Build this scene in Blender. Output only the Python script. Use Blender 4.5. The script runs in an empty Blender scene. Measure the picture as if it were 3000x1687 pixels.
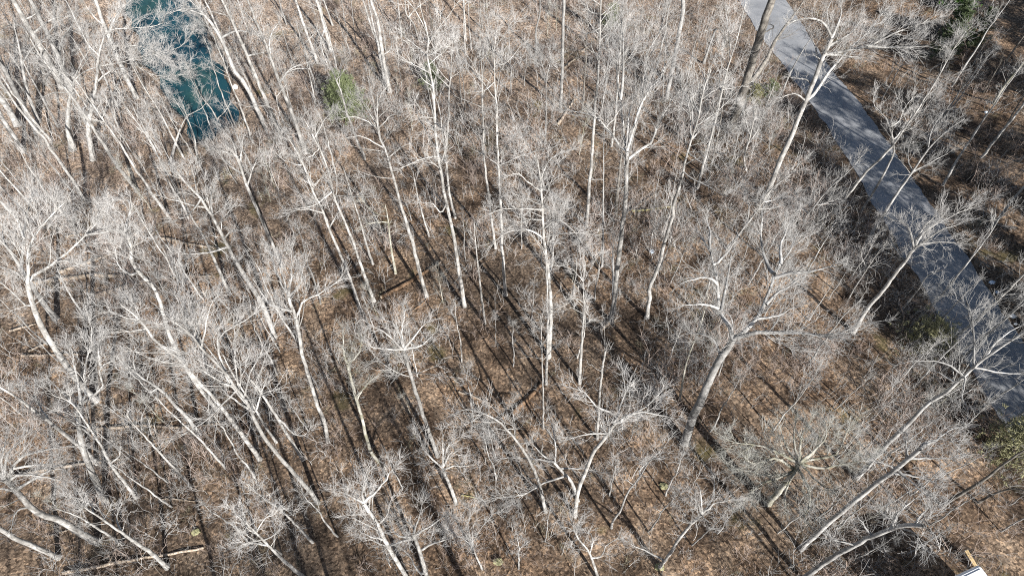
import bpy, math, random
import numpy as np
from mathutils import Vector
if bpy.context.scene.render.engine != 'CYCLES': bpy.context.scene.render.engine = 'CYCLES'

# ------------------------------------------------------------------ camera, sky, sun, exposure
scene = bpy.context.scene
CAM_H, PITCH, FPX = 48.0, 53.2, 1650 * 3000 / 2576       # height above the ground below, degrees down, focal length in px of a 3000 px wide frame
SUN_AZ, SUN_EL = 152.0, 33.0                             # clockwise from +Y, degrees
cam = bpy.data.cameras.new("camera"); camo = bpy.data.objects.new("camera", cam)
scene.collection.objects.link(camo); scene.camera = camo
camo.location = (0, 0, CAM_H); camo.rotation_euler = (math.radians(90 - PITCH), 0, 0)
cam.sensor_width = 36.0; cam.lens = 36.0 * FPX / 3000.0
cam.clip_start = 0.5; cam.clip_end = 6000

world = bpy.data.worlds.new("World"); scene.world = world; world.use_nodes = True
wn = world.node_tree.nodes; wl = world.node_tree.links
bg = wn.get("Background") or wn.new("ShaderNodeBackground")
sky = wn.new("ShaderNodeTexSky"); sky.sky_type = 'NISHITA'; sky.sun_disc = False
sky.sun_elevation = math.radians(SUN_EL); sky.sun_rotation = math.radians(SUN_AZ)
wl.new(sky.outputs[0], bg.inputs[0]); bg.inputs[1].default_value = 0.05
sl = bpy.data.lights.new("sun", 'SUN'); sl.energy = 5.0; sl.angle = math.radians(0.53); sl.color = (1.0, 0.975, 0.94)
so = bpy.data.objects.new("sun", sl); scene.collection.objects.link(so)
_a, _e = math.radians(SUN_AZ), math.radians(SUN_EL)
SUNV = Vector((math.sin(_a) * math.cos(_e), math.cos(_a) * math.cos(_e), math.sin(_e)))
so.rotation_euler = SUNV.to_track_quat('Z', 'Y').to_euler(); so.location = (60, -110, 90)
vs = scene.view_settings; vs.view_transform = 'Standard'; vs.look = 'None'; vs.gamma = 1.0; vs.use_curve_mapping = False
vs.exposure = 1.06
scene.cycles.use_denoising = False                       # smoothing would smear the twigs
scene.cycles.pixel_filter_type = 'BLACKMAN_HARRIS'; scene.cycles.filter_width = 1.05

# ------------------------------------------------------------------ pixels to places
_p = math.radians(PITCH)
VF = np.array([0, math.cos(_p), -math.sin(_p)]); VU = np.array([0, math.sin(_p), math.cos(_p)]); VR = np.array([1.0, 0, 0])
CAM = np.array([0, 0, CAM_H])
def ray(u, v): return VF * FPX + VR * (u - 1500) - VU * (v - 843.5)
REG = {10: (1700, 0, 2.415), 11: (2100, 0, 2.229), 12: (2400, 700, 2.23)}
for _r in range(9): REG[_r + 1] = ((_r % 3) * 1000, (_r // 3) * 562, 2.576)
def pp(s):
    """'5:930,860 880,550 2:740,1200' -> photo pixels; the number before ':' picks the crop the numbers were read in."""
    out, r = [], None
    for w in s.split():
        if ':' in w: a, w = w.split(':'); r = int(a)
        x, y = w.split(','); R = REG[r]
        out.append((R[0] + float(x) / R[2], R[1] + float(y) / R[2]))
    return out

# ------------------------------------------------------------------ terrain
SA, SS = math.radians(-28.1), math.tan(math.radians(6.7))
GX, GY = -math.sin(SA) * SS, -math.cos(SA) * SS
ZF = -10.6                                                # flood plain level
ZW = ZF - 1.9                                            # water level
ROAD = np.array([(42.6, -120), (42.4, 0), (42.1, 40), (41.9, 55), (41.6, 65), (40.9, 75), (40.1, 85), (39.6, 98), (39.2, 112), (39.5, 130), (41, 160), (46, 230), (60, 330)], float)
def seg_dist(x, y, pts, closed=False):
    d = np.full(np.shape(x), 1e9)
    n = len(pts)
    for i in range(n if closed else n - 1):
        ax, ay = pts[i]; bx, by = pts[(i + 1) % n]
        ex, ey = bx - ax, by - ay
        t = np.clip(((x - ax) * ex + (y - ay) * ey) / (ex * ex + ey * ey), 0, 1)
        d = np.minimum(d, np.hypot(x - ax - t * ex, y - ay - t * ey))
    return d
def inside(x, y, pts):
    c = np.zeros(np.shape(x), bool); n = len(pts)
    for i in range(n):
        ax, ay = pts[i]; bx, by = pts[(i + 1) % n]
        if ay == by: continue
        c ^= ((ay > y) != (by > y)) & (x < (bx - ax) * (y - ay) / (by - ay) + ax)
    return c
def sstep(a, b, x):
    t = np.clip((x - a) / (b - a), 0, 1); return t * t * (3 - 2 * t)
WATER = None
def wob(x, y):
    return (0.16 * np.sin(x * .43 + 1.3 * np.sin(y * .21)) + 0.14 * np.sin(y * .37 + x * .11 + 2) + 0.08 * np.sin(x * 1.1 + y * .9) + 0.06 * np.sin(y * 1.7 - x * .6))
def hgt(x, y):
    x = np.asarray(x, float); y = np.asarray(y, float)
    p = GX * x + GY * y
    k = 1.2
    z = k * np.logaddexp(p / k, ZF / k)                   # hillside easing into the flat flood plain
    z = -6.0 * np.logaddexp(-z / 6.0, -14.0 / 6.0)
    rd = seg_dist(x, y, ROAD)
    z = z + wob(x, y) * sstep(3.2, 6.5, rd) - 0.22 * sstep(3.3, 4.6, rd) * (1 - sstep(4.6, 6.4, rd))
    z = z + 2.2 * sstep(47, 62, x) * sstep(30, 60, y)     # bank beyond the road
    if WATER is not None:
        d = seg_dist(x, y, WATER, True); d = np.where(inside(x, y, WATER), -d, d)
        w = 1 - sstep(-1.0, 1.5, d + .35 * np.sin(x * .9) + .3 * np.sin(y * 1.2))
        z = z - w * (z - (ZW - 1.1))
    return z
def ground(u, v):
    d = ray(u, v); t = np.linspace(0, 260, 1400) / np.linalg.norm(d)
    P = CAM + t[:, None] * d
    f = P[:, 2] - hgt(P[:, 0], P[:, 1])
    i = int(np.argmax(f < 0)) if (f < 0).any() else len(t) - 1
    a, b = t[max(i - 1, 0)], t[i]
    for _ in range(24):
        m = .5 * (a + b); q = CAM + m * d
        if q[2] > hgt(q[0], q[1]): a = m
        else: b = m
    q = CAM + b * d; q[2] = float(hgt(q[0], q[1])); return q
def on_level(u, v, z):
    d = ray(u, v); return CAM + d * ((z - CAM_H) / d[2])
_wp = pp("1:940,0 1000,210 1070,420 1110,510 1215,660 1290,790 1370,920 1430,1030 1490,1180 1600,1190 1760,1050 1850,960 1800,800 1720,640 1640,480 1570,270 1510,90 1470,-40")
WATER = [tuple(on_level(u, v, ZW)[:2]) for u, v in _wp]
_d = np.array(WATER[0]) - np.array(WATER[2]); _d /= np.linalg.norm(_d)
WATER = [tuple(np.array(WATER[-1]) + _d * 60 + (4, 0)), tuple(np.array(WATER[0]) + _d * 60)] + WATER

# ------------------------------------------------------------------ helpers: objects and meshes
C = scene.collection
def mesh_np(name, V, Q, mat, parent=None, smooth=True, attr=None):
    me = bpy.data.meshes.new(name)
    V = np.asarray(V, np.float32); Q = np.asarray(Q, np.int32)
    me.vertices.add(len(V)); me.vertices.foreach_set('co', V.ravel())
    k = Q.shape[1]
    me.loops.add(Q.size); me.loops.foreach_set('vertex_index', Q.ravel())
    me.polygons.add(len(Q)); me.polygons.foreach_set('loop_start', np.arange(0, Q.size, k, dtype=np.int32))
    me.polygons.foreach_set('use_smooth', np.full(len(Q), smooth))
    if attr is not None:
        for an, av in attr.items():
            at = me.attributes.new(an, 'FLOAT', 'POINT'); at.data.foreach_set('value', np.asarray(av, np.float32))
    me.update(calc_edges=True)
    if mat: me.materials.append(mat)
    o = bpy.data.objects.new(name, me); C.objects.link(o)
    if parent is not None: o.parent = parent
    return o
def thing(name, label, cat, loc=(0, 0, 0), group=None):
    o = bpy.data.objects.new(name, None); C.objects.link(o); o.location = loc
    o.empty_display_size = .3
    o['label'] = label; o['category'] = cat
    if group: o['group'] = group
    return o
def tag(o, label, cat, group=None):
    o['label'] = label; o['category'] = cat
    if group: o['group'] = group
def norm(a): return a / np.maximum(np.linalg.norm(a, axis=-1, keepdims=True), 1e-9)
def tubes(P, R, sides, rough=0, rng=None):
    """P (N,K,3) centre lines, R (N,K) radii -> verts, quads"""
    N, K, _ = P.shape
    T = np.empty_like(P); T[:, 1:-1] = P[:, 2:] - P[:, :-2]; T[:, 0] = P[:, 1] - P[:, 0]; T[:, -1] = P[:, -1] - P[:, -2]
    T = norm(T); M = norm(P[:, -1] - P[:, 0])
    ref = np.where(np.abs(M[:, 2:3]) < .75, np.array([[0, 0, 1.0]]), np.array([[1.0, 0.13, 0]]))[:, None, :]
    A = norm(np.cross(T, np.broadcast_to(ref, T.shape))); B = np.cross(T, A)
    th = np.arange(sides) * 2 * np.pi / sides
    Rr = R[:, :, None] * np.ones(sides)
    if rough: Rr = Rr * (1 + rough * rng.standard_normal(Rr.shape))
    V = P[:, :, None, :] + Rr[..., None] * (np.cos(th)[None, None, :, None] * A[:, :, None, :] + np.sin(th)[None, None, :, None] * B[:, :, None, :])
    n = np.arange(N)[:, None, None] * K * sides; k = np.arange(K - 1)[None, :, None] * sides
    s = np.arange(sides)[None, None, :]; s2 = (s + 1) % sides
    Q = np.stack([n + k + s, n + k + s2, n + k + sides + s2, n + k + sides + s], -1).reshape(-1, 4)
    return V.reshape(-1, 3), Q
class Soup:
    def __init__(self): self.V, self.Q, self.n, self.m = [], [], 0, []
    def add(self, P, R, sides, rough=0, rng=None, mi=0):
        if len(P) == 0: return
        v, q = tubes(P, R, sides, rough, rng); self.V.append(v); self.Q.append(q + self.n); self.n += len(v); self.m.append(np.full(len(q), mi, np.int32))
    def build(self, name, mat, parent=None):
        o = mesh_np(name, np.concatenate(self.V), np.concatenate(self.Q), mat[0] if isinstance(mat, list) else mat, parent)
        if isinstance(mat, list):
            for m in mat[1:]: o.data.materials.append(m)
            o.data.polygons.foreach_set('material_index', np.concatenate(self.m))
        return o
def sample_line(pts, K):
    """Catmull-Rom through pts, K samples evenly along the length"""
    pts = np.asarray(pts, float)
    e = np.vstack([2 * pts[0] - pts[1], pts, 2 * pts[-1] - pts[-2]])
    out = []
    for i in range(1, len(e) - 2):
        t = np.linspace(0, 1, 13)[:-1, None]
        p0, p1, p2, p3 = e[i - 1], e[i], e[i + 1], e[i + 2]
        out.append(.5 * ((2 * p1) + (-p0 + p2) * t + (2 * p0 - 5 * p1 + 4 * p2 - p3) * t ** 2 + (-p0 + 3 * p1 - 3 * p2 + p3) * t ** 3))
    out = np.vstack(out + [pts[-1:]])
    s = np.r_[0, np.cumsum(np.linalg.norm(np.diff(out, axis=0), axis=1))]
    q = np.linspace(0, s[-1], K)
    return np.stack([np.interp(q, s, out[:, j]) for j in range(3)], 1)
def spawn(P, R, n, t0, t1, ln, ang, up, K, rng, wobble=.22, rfac=.6, rmin=.01, taper=.35, trop=.05, fall=.45):
    """n children on every branch of P: returns their centre lines and radii"""
    N, Kp, _ = P.shape
    ix = np.repeat(np.arange(N), n); m = len(ix)
    t = rng.uniform(t0, t1, m)
    f = t * (Kp - 1); i = np.minimum(f.astype(int), Kp - 2); w = (f - i)[:, None]
    a, b = P[ix, i], P[ix, i + 1]; o = a * (1 - w) + b * w; T = norm(b - a)
    r = (R[ix, i] * (1 - w[:, 0]) + R[ix, i + 1] * w[:, 0])
    v = rng.standard_normal((m, 3)); v -= (v * T).sum(1, keepdims=True) * T; v = norm(v)
    an = np.radians(rng.normal(ang, ang * .22, m))[:, None]
    d = norm(T * np.cos(an) + v * np.sin(an) + np.array([0, 0, up]))
    L = np.asarray(ln)[ix] if np.ndim(ln) else np.full(m, ln)
    L = L * (1 - fall * (t - t0) / max(t1 - t0, 1e-6)) * rng.uniform(.5, 1.3, m)
    out = np.empty((m, K, 3)); out[:, 0] = o
    st = (L / (K - 1))[:, None]
    for k in range(1, K):
        out[:, k] = out[:, k - 1] + d * st
        d = norm(d + wobble * rng.standard_normal((m, 3)) + np.array([0, 0, trop]))
    r0 = np.maximum(np.minimum(r * .85, rfac * .02 * L + .004), rmin)
    rr = np.maximum(r0[:, None] * np.linspace(1, taper, K)[None], rmin * .7)
    return out, rr

# ------------------------------------------------------------------ materials
def mat(name, build):
    m = bpy.data.materials.new(name); m.use_nodes = True
    nt = m.node_tree; b = nt.nodes["Principled BSDF"]; build(nt, b); return m
def nd(nt, t, **k):
    n = nt.nodes.new(t)
    for a, v in k.items(): setattr(n, a, v)
    return n
def ramp(nt, fac, stops, interp='LINEAR'):
    r = nd(nt, 'ShaderNodeValToRGB'); r.color_ramp.interpolation = interp
    e = r.color_ramp.elements
    while len(e) < len(stops): e.new(.5)
    for x, (p, c) in zip(e, stops): x.position = p; x.color = (*c, 1)
    nt.links.new(fac, r.inputs[0]); return r.outputs[0]
def noise(nt, vec, scale, detail=4, rough=.55):
    n = nd(nt, 'ShaderNodeTexNoise'); n.inputs['Scale'].default_value = scale
    n.inputs['Detail'].default_value = detail; n.inputs['Roughness'].default_value = rough
    nt.links.new(vec, n.inputs['Vector']); return n.outputs['Fac']
def mix(nt, fac, a, b, mode='MIX'):
    m = nd(nt, 'ShaderNodeMix', data_type='RGBA', blend_type=mode)
    for s, v in ((0, fac), (6, a), (7, b)):
        if hasattr(v, 'links') or hasattr(v, 'is_linked'): nt.links.new(v, m.inputs[s])
        else: m.inputs[s].default_value = v if s == 0 else (*v, 1)
    return m.outputs[2]
def mul(nt, v, a, b=0.0):
    m = nd(nt, 'ShaderNodeMath', operation='MULTIPLY_ADD'); nt.links.new(v, m.inputs[0]); m.inputs[1].default_value = a; m.inputs[2].default_value = b
    return m.outputs[0]
def bump(nt, b, h, s, dist=.05):
    n = nd(nt, 'ShaderNodeBump'); n.inputs['Strength'].default_value = s; n.inputs['Distance'].default_value = dist
    nt.links.new(h, n.inputs['Height']); nt.links.new(n.outputs[0], b.inputs['Normal'])
def position(nt): return nd(nt, 'ShaderNodeNewGeometry').outputs['Position']

def bark(light, mid, dark, moss=0.0):
    def f(nt, b):
        pos = position(nt)
        mp = nd(nt, 'ShaderNodeMapping'); mp.inputs['Scale'].default_value = (5, 5, 1.6); nt.links.new(pos, mp.inputs[0])
        n1 = noise(nt, mp.outputs[0], 1.0, 6, .65)
        c = ramp(nt, n1, [(.3, dark), (.46, mid), (.6, light)])
        n2 = noise(nt, pos, 1.1, 4, .6)
        c = mix(nt, ramp(nt, n2, [(.45, (0, 0, 0)), (.66, (.8, .8, .8))]), c, tuple(x * .5 for x in mid))
        mp2 = nd(nt, 'ShaderNodeMapping'); mp2.inputs['Scale'].default_value = (1.2, 1.2, 7); nt.links.new(pos, mp2.inputs[0])
        c = mix(nt, ramp(nt, noise(nt, mp2.outputs[0], 1, 3), [(.60, (0, 0, 0)), (.70, (.75, .75, .75))]), c, dark)
        oi = nd(nt, 'ShaderNodeObjectInfo')
        hs = nd(nt, 'ShaderNodeHueSaturation'); nt.links.new(c, hs.inputs['Color']); nt.links.new(mul(nt, oi.outputs['Random'], .5, .68), hs.inputs['Value'])
        c = hs.outputs[0]
        if moss:
            n3 = noise(nt, pos, 1.1, 3); c = mix(nt, mul(nt, ramp(nt, n3, [(.5, (0, 0, 0)), (.62, (1, 1, 1))]), moss), c, (.17, .165, .07))
        nt.links.new(c, b.inputs['Base Color']); b.inputs['Roughness'].default_value = .9
        b.inputs['Specular IOR Level'].default_value = .15
        bump(nt, b, n1, .5, .04)
    return f
M = {}
M['pale'] = mat('pale_bark', bark((.52, .505, .48), (.36, .345, .32), (.13, .12, .11)))
M['grey'] = mat('grey_bark', bark((.44, .43, .41), (.32, .31, .295), (.13, .125, .115)))
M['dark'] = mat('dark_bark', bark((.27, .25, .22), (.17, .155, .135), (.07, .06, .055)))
M['moss'] = mat('mossy_bark', bark((.45, .43, .38), (.33, .315, .265), (.14, .13, .105), .32))
M['log'] = mat('weathered_log', bark((.44, .37, .30), (.31, .25, .19), (.12, .095, .07)))
M['brownlog'] = mat('rotten_log', bark((.27, .175, .11), (.18, .115, .07), (.07, .045, .03)))
M['mosslog'] = mat('mossy_log', bark((.36, .33, .17), (.25, .22, .10), (.10, .09, .05), .6))
M['wood'] = mat('broken_wood', bark((.46, .39, .30), (.34, .28, .21), (.2, .155, .11)))
def twigmat(a, b_):
    def f(nt, b):
        oi = nd(nt, 'ShaderNodeObjectInfo')
        n = noise(nt, position(nt), .8, 3)
        c = mix(nt, n, a, b_)
        hs = nd(nt, 'ShaderNodeHueSaturation'); nt.links.new(c, hs.inputs['Color']); nt.links.new(mul(nt, oi.outputs['Random'], .4, .8), hs.inputs['Value'])
        nt.links.new(hs.outputs[0], b.inputs['Base Color']); b.inputs['Roughness'].default_value = .8
        b.inputs['Specular IOR Level'].default_value = .2
    return f
M['twig_pale'] = mat('pale_twigs', twigmat((.55, .535, .515), (.38, .365, .345)))
M['twig_grey'] = mat('grey_twigs', twigmat((.47, .46, .44), (.32, .31, .295)))
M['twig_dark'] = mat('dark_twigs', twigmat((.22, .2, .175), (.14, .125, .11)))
M['twig_lichen'] = mat('lichen_twigs', twigmat((.47, .465, .43), (.33, .325, .295)))
M['brush'] = mat('brush_twigs', twigmat((.44, .365, .315), (.27, .21, .18)))
M['briar'] = mat('briar_twigs', twigmat((.33, .30, .21), (.20, .175, .12)))
TW = {'pale': 'twig_pale', 'grey': 'twig_grey', 'dark': 'twig_dark', 'moss': 'twig_lichen'}

def f_ground(nt, b):
    pos = position(nt)
    big = noise(nt, pos, .045, 3, .5); midn = noise(nt, pos, .33, 4, .6); fine = noise(nt, pos, 2.6, 5, .65)
    c = ramp(nt, midn, [(.30, (.062, .047, .037)), (.43, (.140, .102, .075)), (.56, (.222, .168, .126)), (.72, (.29, .235, .185))])
    c = mix(nt, ramp(nt, big, [(.42, (0, 0, 0)), (.62, (.75, .75, .75))]), c, (.13, .107, .088))
    patch = noise(nt, pos, .14, 4, .6)
    c = mix(nt, .8, c, ramp(nt, patch, [(.33, (.5, .48, .46)), (.5, (.95, .94, .92)), (.66, (1.35, 1.28, 1.18))]), 'MULTIPLY')
    # flood plain by the creek: paler leaves, partly anti-solar glare painted into the colour
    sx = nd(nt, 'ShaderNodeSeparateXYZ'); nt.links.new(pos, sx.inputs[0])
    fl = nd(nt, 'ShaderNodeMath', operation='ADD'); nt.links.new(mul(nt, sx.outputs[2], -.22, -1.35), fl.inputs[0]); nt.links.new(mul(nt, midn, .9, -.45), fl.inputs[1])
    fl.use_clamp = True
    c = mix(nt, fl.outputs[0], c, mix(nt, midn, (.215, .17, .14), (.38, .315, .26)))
    vor = nd(nt, 'ShaderNodeTexVoronoi'); vor.inputs['Scale'].default_value = 6.5; nt.links.new(pos, vor.inputs['Vector'])
    vr = nd(nt, 'ShaderNodeSeparateColor'); nt.links.new(vor.outputs['Color'], vr.inputs[0])
    leaf = ramp(nt, vr.outputs[0], [(0, (.22, .19, .17)), (.32, (.62, .58, .54)), (.72, (1.12, 1.08, 1.02)), (1, (2.0, 1.85, 1.65))])
    c = mix(nt, .85, c, leaf, 'MULTIPLY')
    c = mix(nt, .7, c, ramp(nt, fine, [(.3, (.45, .42, .40)), (.5, (1, 1, 1)), (.72, (1.4, 1.32, 1.2))]), 'MULTIPLY')
    moss = noise(nt, pos, .21, 3, .5)
    c = mix(nt, ramp(nt, moss, [(.655, (0, 0, 0)), (.72, (.5, .5, .5))]), c, (.13, .115, .045))
    nt.links.new(c, b.inputs['Base Color']); b.inputs['Roughness'].default_value = .95; b.inputs['Specular IOR Level'].default_value = .1
    h = nd(nt, 'ShaderNodeMath', operation='ADD'); nt.links.new(vr.outputs[1], h.inputs[0]); nt.links.new(fine, h.inputs[1])
    bump(nt, b, h.outputs[0], .9, .09)
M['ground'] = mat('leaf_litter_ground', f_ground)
def f_road(nt, b):
    pos = position(nt)
    n1 = noise(nt, pos, .5, 5, .6); n2 = noise(nt, pos, 9, 3, .7); n3 = noise(nt, pos, 2.2, 4)
    c = ramp(nt, n1, [(.3, (.20, .205, .215)), (.5, (.25, .255, .262)), (.7, (.30, .30, .305))])
    c = mix(nt, .6, c, ramp(nt, n2, [(.3, (.7, .7, .7)), (.6, (1.1, 1.1, 1.1))]), 'MULTIPLY')
    vor = nd(nt, 'ShaderNodeTexVoronoi', feature='DISTANCE_TO_EDGE'); vor.inputs['Scale'].default_value = .32
    off = nd(nt, 'ShaderNodeVectorMath', operation='ADD'); nt.links.new(pos, off.inputs[0])
    nz = nd(nt, 'ShaderNodeTexNoise'); nz.inputs['Scale'].default_value = .8; nt.links.new(pos, nz.inputs['Vector'])
    sc = nd(nt, 'ShaderNodeVectorMath', operation='SCALE'); sc.inputs['Scale'].default_value = 2.2; nt.links.new(nz.outputs['Color'], sc.inputs[0]); sc.inputs['Scale'].default_value = 5.0
    nt.links.new(sc.outputs[0], off.inputs[1]); nt.links.new(off.outputs[0], vor.inputs['Vector'])
    c = mix(nt, ramp(nt, vor.outputs['Distance'], [(0, (.3, .3, .3)), (.008, (0, 0, 0))]), c, (.14, .14, .14))
    c = mix(nt, ramp(nt, n3, [(.66, (0, 0, 0)), (.74, (.35, .35, .35))]), c, (.30, .22, .15))     # drifts of leaf crumbs
    nt.links.new(c, b.inputs['Base Color']); b.inputs['Roughness'].default_value = .85
    bump(nt, b, n2, .3, .01)
M['road'] = mat('old_asphalt', f_road)
def f_water(nt, b):
    pos = position(nt); n = noise(nt, pos, .10, 3, .5)
    c = ramp(nt, n, [(.3, (.005, .026, .042)), (.5, (.010, .046, .060)), (.66, (.022, .060, .056))])
    nt.links.new(c, b.inputs['Base Color']); b.inputs['Roughness'].default_value = .12; b.inputs['IOR'].default_value = 1.33
    bump(nt, b, noise(nt, pos, 1.6, 3), .06, .05)
M['water'] = mat('creek_water', f_water)
def needles(a, b_):
    def f(nt, b):
        oi = nd(nt, 'ShaderNodeObjectInfo'); n = noise(nt, position(nt), 1.3, 3)
        nt.links.new(mix(nt, n, a, b_), b.inputs['Base Color']); b.inputs['Roughness'].default_value = .7
    return f
M['pine'] = mat('pine_needles', needles((.085, .11, .05), (.20, .225, .11)))
M['cedar'] = mat('cedar_needles', needles((.035, .06, .022), (.09, .115, .045)))
M['olive'] = mat('olive_needles', needles((.15, .145, .075), (.32, .305, .16)))
M['brightgreen'] = mat('bright_needles', needles((.06, .15, .02), (.12, .25, .04)))
def plain(name, col, rough=.5, var=.15, sc=3):
    def f(nt, b):
        n = noise(nt, position(nt), sc, 4); nt.links.new(mix(nt, n, tuple(x * (1 - var) for x in col), tuple(min(1, x * (1 + var)) for x in col)), b.inputs['Base Color'])
        b.inputs['Roughness'].default_value = rough
    return mat(name, f)
M['white'] = plain('white_panel', (.80, .80, .80), .4, .04)
M['whitetrim'] = plain('white_trim', (.66, .67, .69), .45, .05)
M['glassdark'] = plain('dark_window', (.03, .035, .04), .1, .1)
M['rubber'] = plain('black_rubber', (.03, .03, .03), .8, .2)
M['steel'] = plain('grey_steel', (.32, .33, .34), .4, .1)
M['plastic'] = plain('white_plastic', (.82, .82, .80), .4, .04)
M['bluebag'] = plain('blue_grey_plastic', (.50, .58, .68), .35, .2, 9)
M['board'] = plain('weathered_board', (.40, .29, .15), .8, .3, 6)

# ------------------------------------------------------------------ ground, road, water
def axis(lo, hi, st, far):
    a = np.arange(lo, hi + 1e-6, st); g = [hi + st * (1.35 ** k) * 4 for k in range(1, 30)]; g = [x for x in g if x < far] + [far]
    l = [lo - st * (1.35 ** k) * 4 for k in range(1, 30)]; l = [x for x in l if x > -far] + [-far]
    return np.r_[np.array(l[::-1]), a, np.array(g)]
xs, ys = axis(-135, 115, .7, 2500), axis(-25, 190, .7, 2500)
X, Y = np.meshgrid(xs, ys); Z = hgt(X, Y)
nx, ny = len(xs), len(ys); ii = np.arange((ny - 1) * nx).reshape(ny - 1, nx)[:, :-1].ravel()
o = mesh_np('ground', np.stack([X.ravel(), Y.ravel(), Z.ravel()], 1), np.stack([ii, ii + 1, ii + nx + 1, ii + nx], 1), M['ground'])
o['kind'] = 'structure'
rs = np.random.default_rng(5)
rc = sample_line(np.c_[ROAD, np.zeros(len(ROAD))], 900)[:, :2]
tt = norm(np.gradient(rc, axis=0)); nn = np.c_[tt[:, 1], -tt[:, 0]]
ex = sstep(78, 92, rc[:, 1])
V = []
def jit(): 
    a = np.convolve(rs.standard_normal(930), np.ones(5) / 5, 'same')[:900]; return a * .16 + rs.standard_normal(900) * .04
jl, jr = jit(), jit()
rows = []
for s in (-1, -.98, -.5, 0, .5, .98, 1):
    w = np.where(s < 0, 2.95 + jl + .5 * ex, 2.95 + jr + .9 * ex)
    q = rc + nn * (s * w)[:, None]
    z = hgt(q[:, 0], q[:, 1]) + (.05 + .05 * (1 - s * s) if abs(s) < 1 else -.08)
    rows.append(np.c_[q, z])
V = np.stack(rows, 1).reshape(-1, 3); k = 7
a = (np.arange(899)[:, None] * k + np.arange(k - 1)[None]).ravel()
o = mesh_np('road', V, np.stack([a, a + k, a + k + 1, a + 1], 1), M['road'], smooth=False); o['kind'] = 'structure'
wx, wy = np.meshgrid(np.linspace(-130, -25, 60), np.linspace(55, 200, 60))
ii = np.arange(59 * 60).reshape(59, 60)[:, :-1].ravel()
_wd = seg_dist(wx, wy, WATER, True); _near = (inside(wx, wy, WATER) | (_wd < 6)).ravel()
Qw = np.stack([ii, ii + 1, ii + 61, ii + 60], 1); Qw = Qw[_near[Qw].any(1)]
o = mesh_np('water', np.c_[wx.ravel(), wy.ravel(), np.full(wx.size, ZW)], Qw, M['water']); o['kind'] = 'structure'

# ------------------------------------------------------------------ bare trees
def crown_soup(sp, lead_P, lead_R, limbs, H, cs, dn, spread, rng, asc=52, fine=1.0):
    """everything finer than the trunk and the limbs read off the photo"""
    L1 = H * .155 * spread + .5
    n1 = max(3, int(round(H * (1.02 - cs) * 1.15 * dn)))
    B, BR = spawn(lead_P, lead_R, n1, cs, .97, L1, asc, .12, 8, rng, .11, .52, .015, .22, .05, .6)
    sp.add(B, BR, 5)
    # a fork of leaders at the very top
    TB, TR = spawn(lead_P, lead_R, 3, .86, .995, L1 * .8, 24, .3, 6, rng, .12, .46, .011, .3, .05, .2)
    sp.add(TB, TR, 4)
    sets = [(B, BR, 1.0), (TB, TR, 1.0)]
    length = lambda A: np.linalg.norm(np.diff(A, axis=1), axis=2).sum(1)
    for P, R in limbs:
        P, R = P[None], R[None]; l = length(P); sets.append((P, R, .9))
        E, ER = spawn(P, R, 3, .88, 1, np.clip(l * .34, .6, 2.6), 20, .14, 6, rng, .13, .6, .012, .3, .05, .1)
        A, AR = spawn(P, R, max(2, int(round(l[0] * .75 * dn))), .18, .95, np.clip(l * .42, .8, 3.2), 44, .22, 7, rng, .13, .5, .013, .24, .06, .45)
        sp.add(E, ER, 5); sp.add(A, AR, 5); sets += [(E, ER, 1.0), (A, AR, 1.0)]
    for P, R, nb in sets:
        l = length(P)
        n2 = max(2, int(round(l.mean() * 1.75 * dn * nb)))
        S, SR = spawn(P, R, n2, .2, .99, np.clip(l * .45, .6, 2.8), 42, .14, 6, rng, .15, .40, .0105, .35, .05, .5)
        sp.add(S, SR, 4)
        l2 = length(S)
        n3 = int(round(max(2, l2.mean() * 3.4) * min(dn, 1.25) * fine))
        if fine <= 0: continue
        U, UR = spawn(S, SR, n3, .15, 1, np.clip(l2 * .62, .35, 1.5), 36, .10, 4, rng, .18, .34, .0062, .5, .04, .4)
        sp.add(U, UR, 3, mi=1)
        W, WR = spawn(U, UR, 4, .15, 1, np.full(len(U), .62), 34, .08, 3, rng, .18, .3, .0048, .6, .03, .3)
        sp.add(W, WR, 3, mi=1)
TREES = []          # (x, y) of every trunk, for spacing
SEED = [100]
HLOG = []
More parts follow.
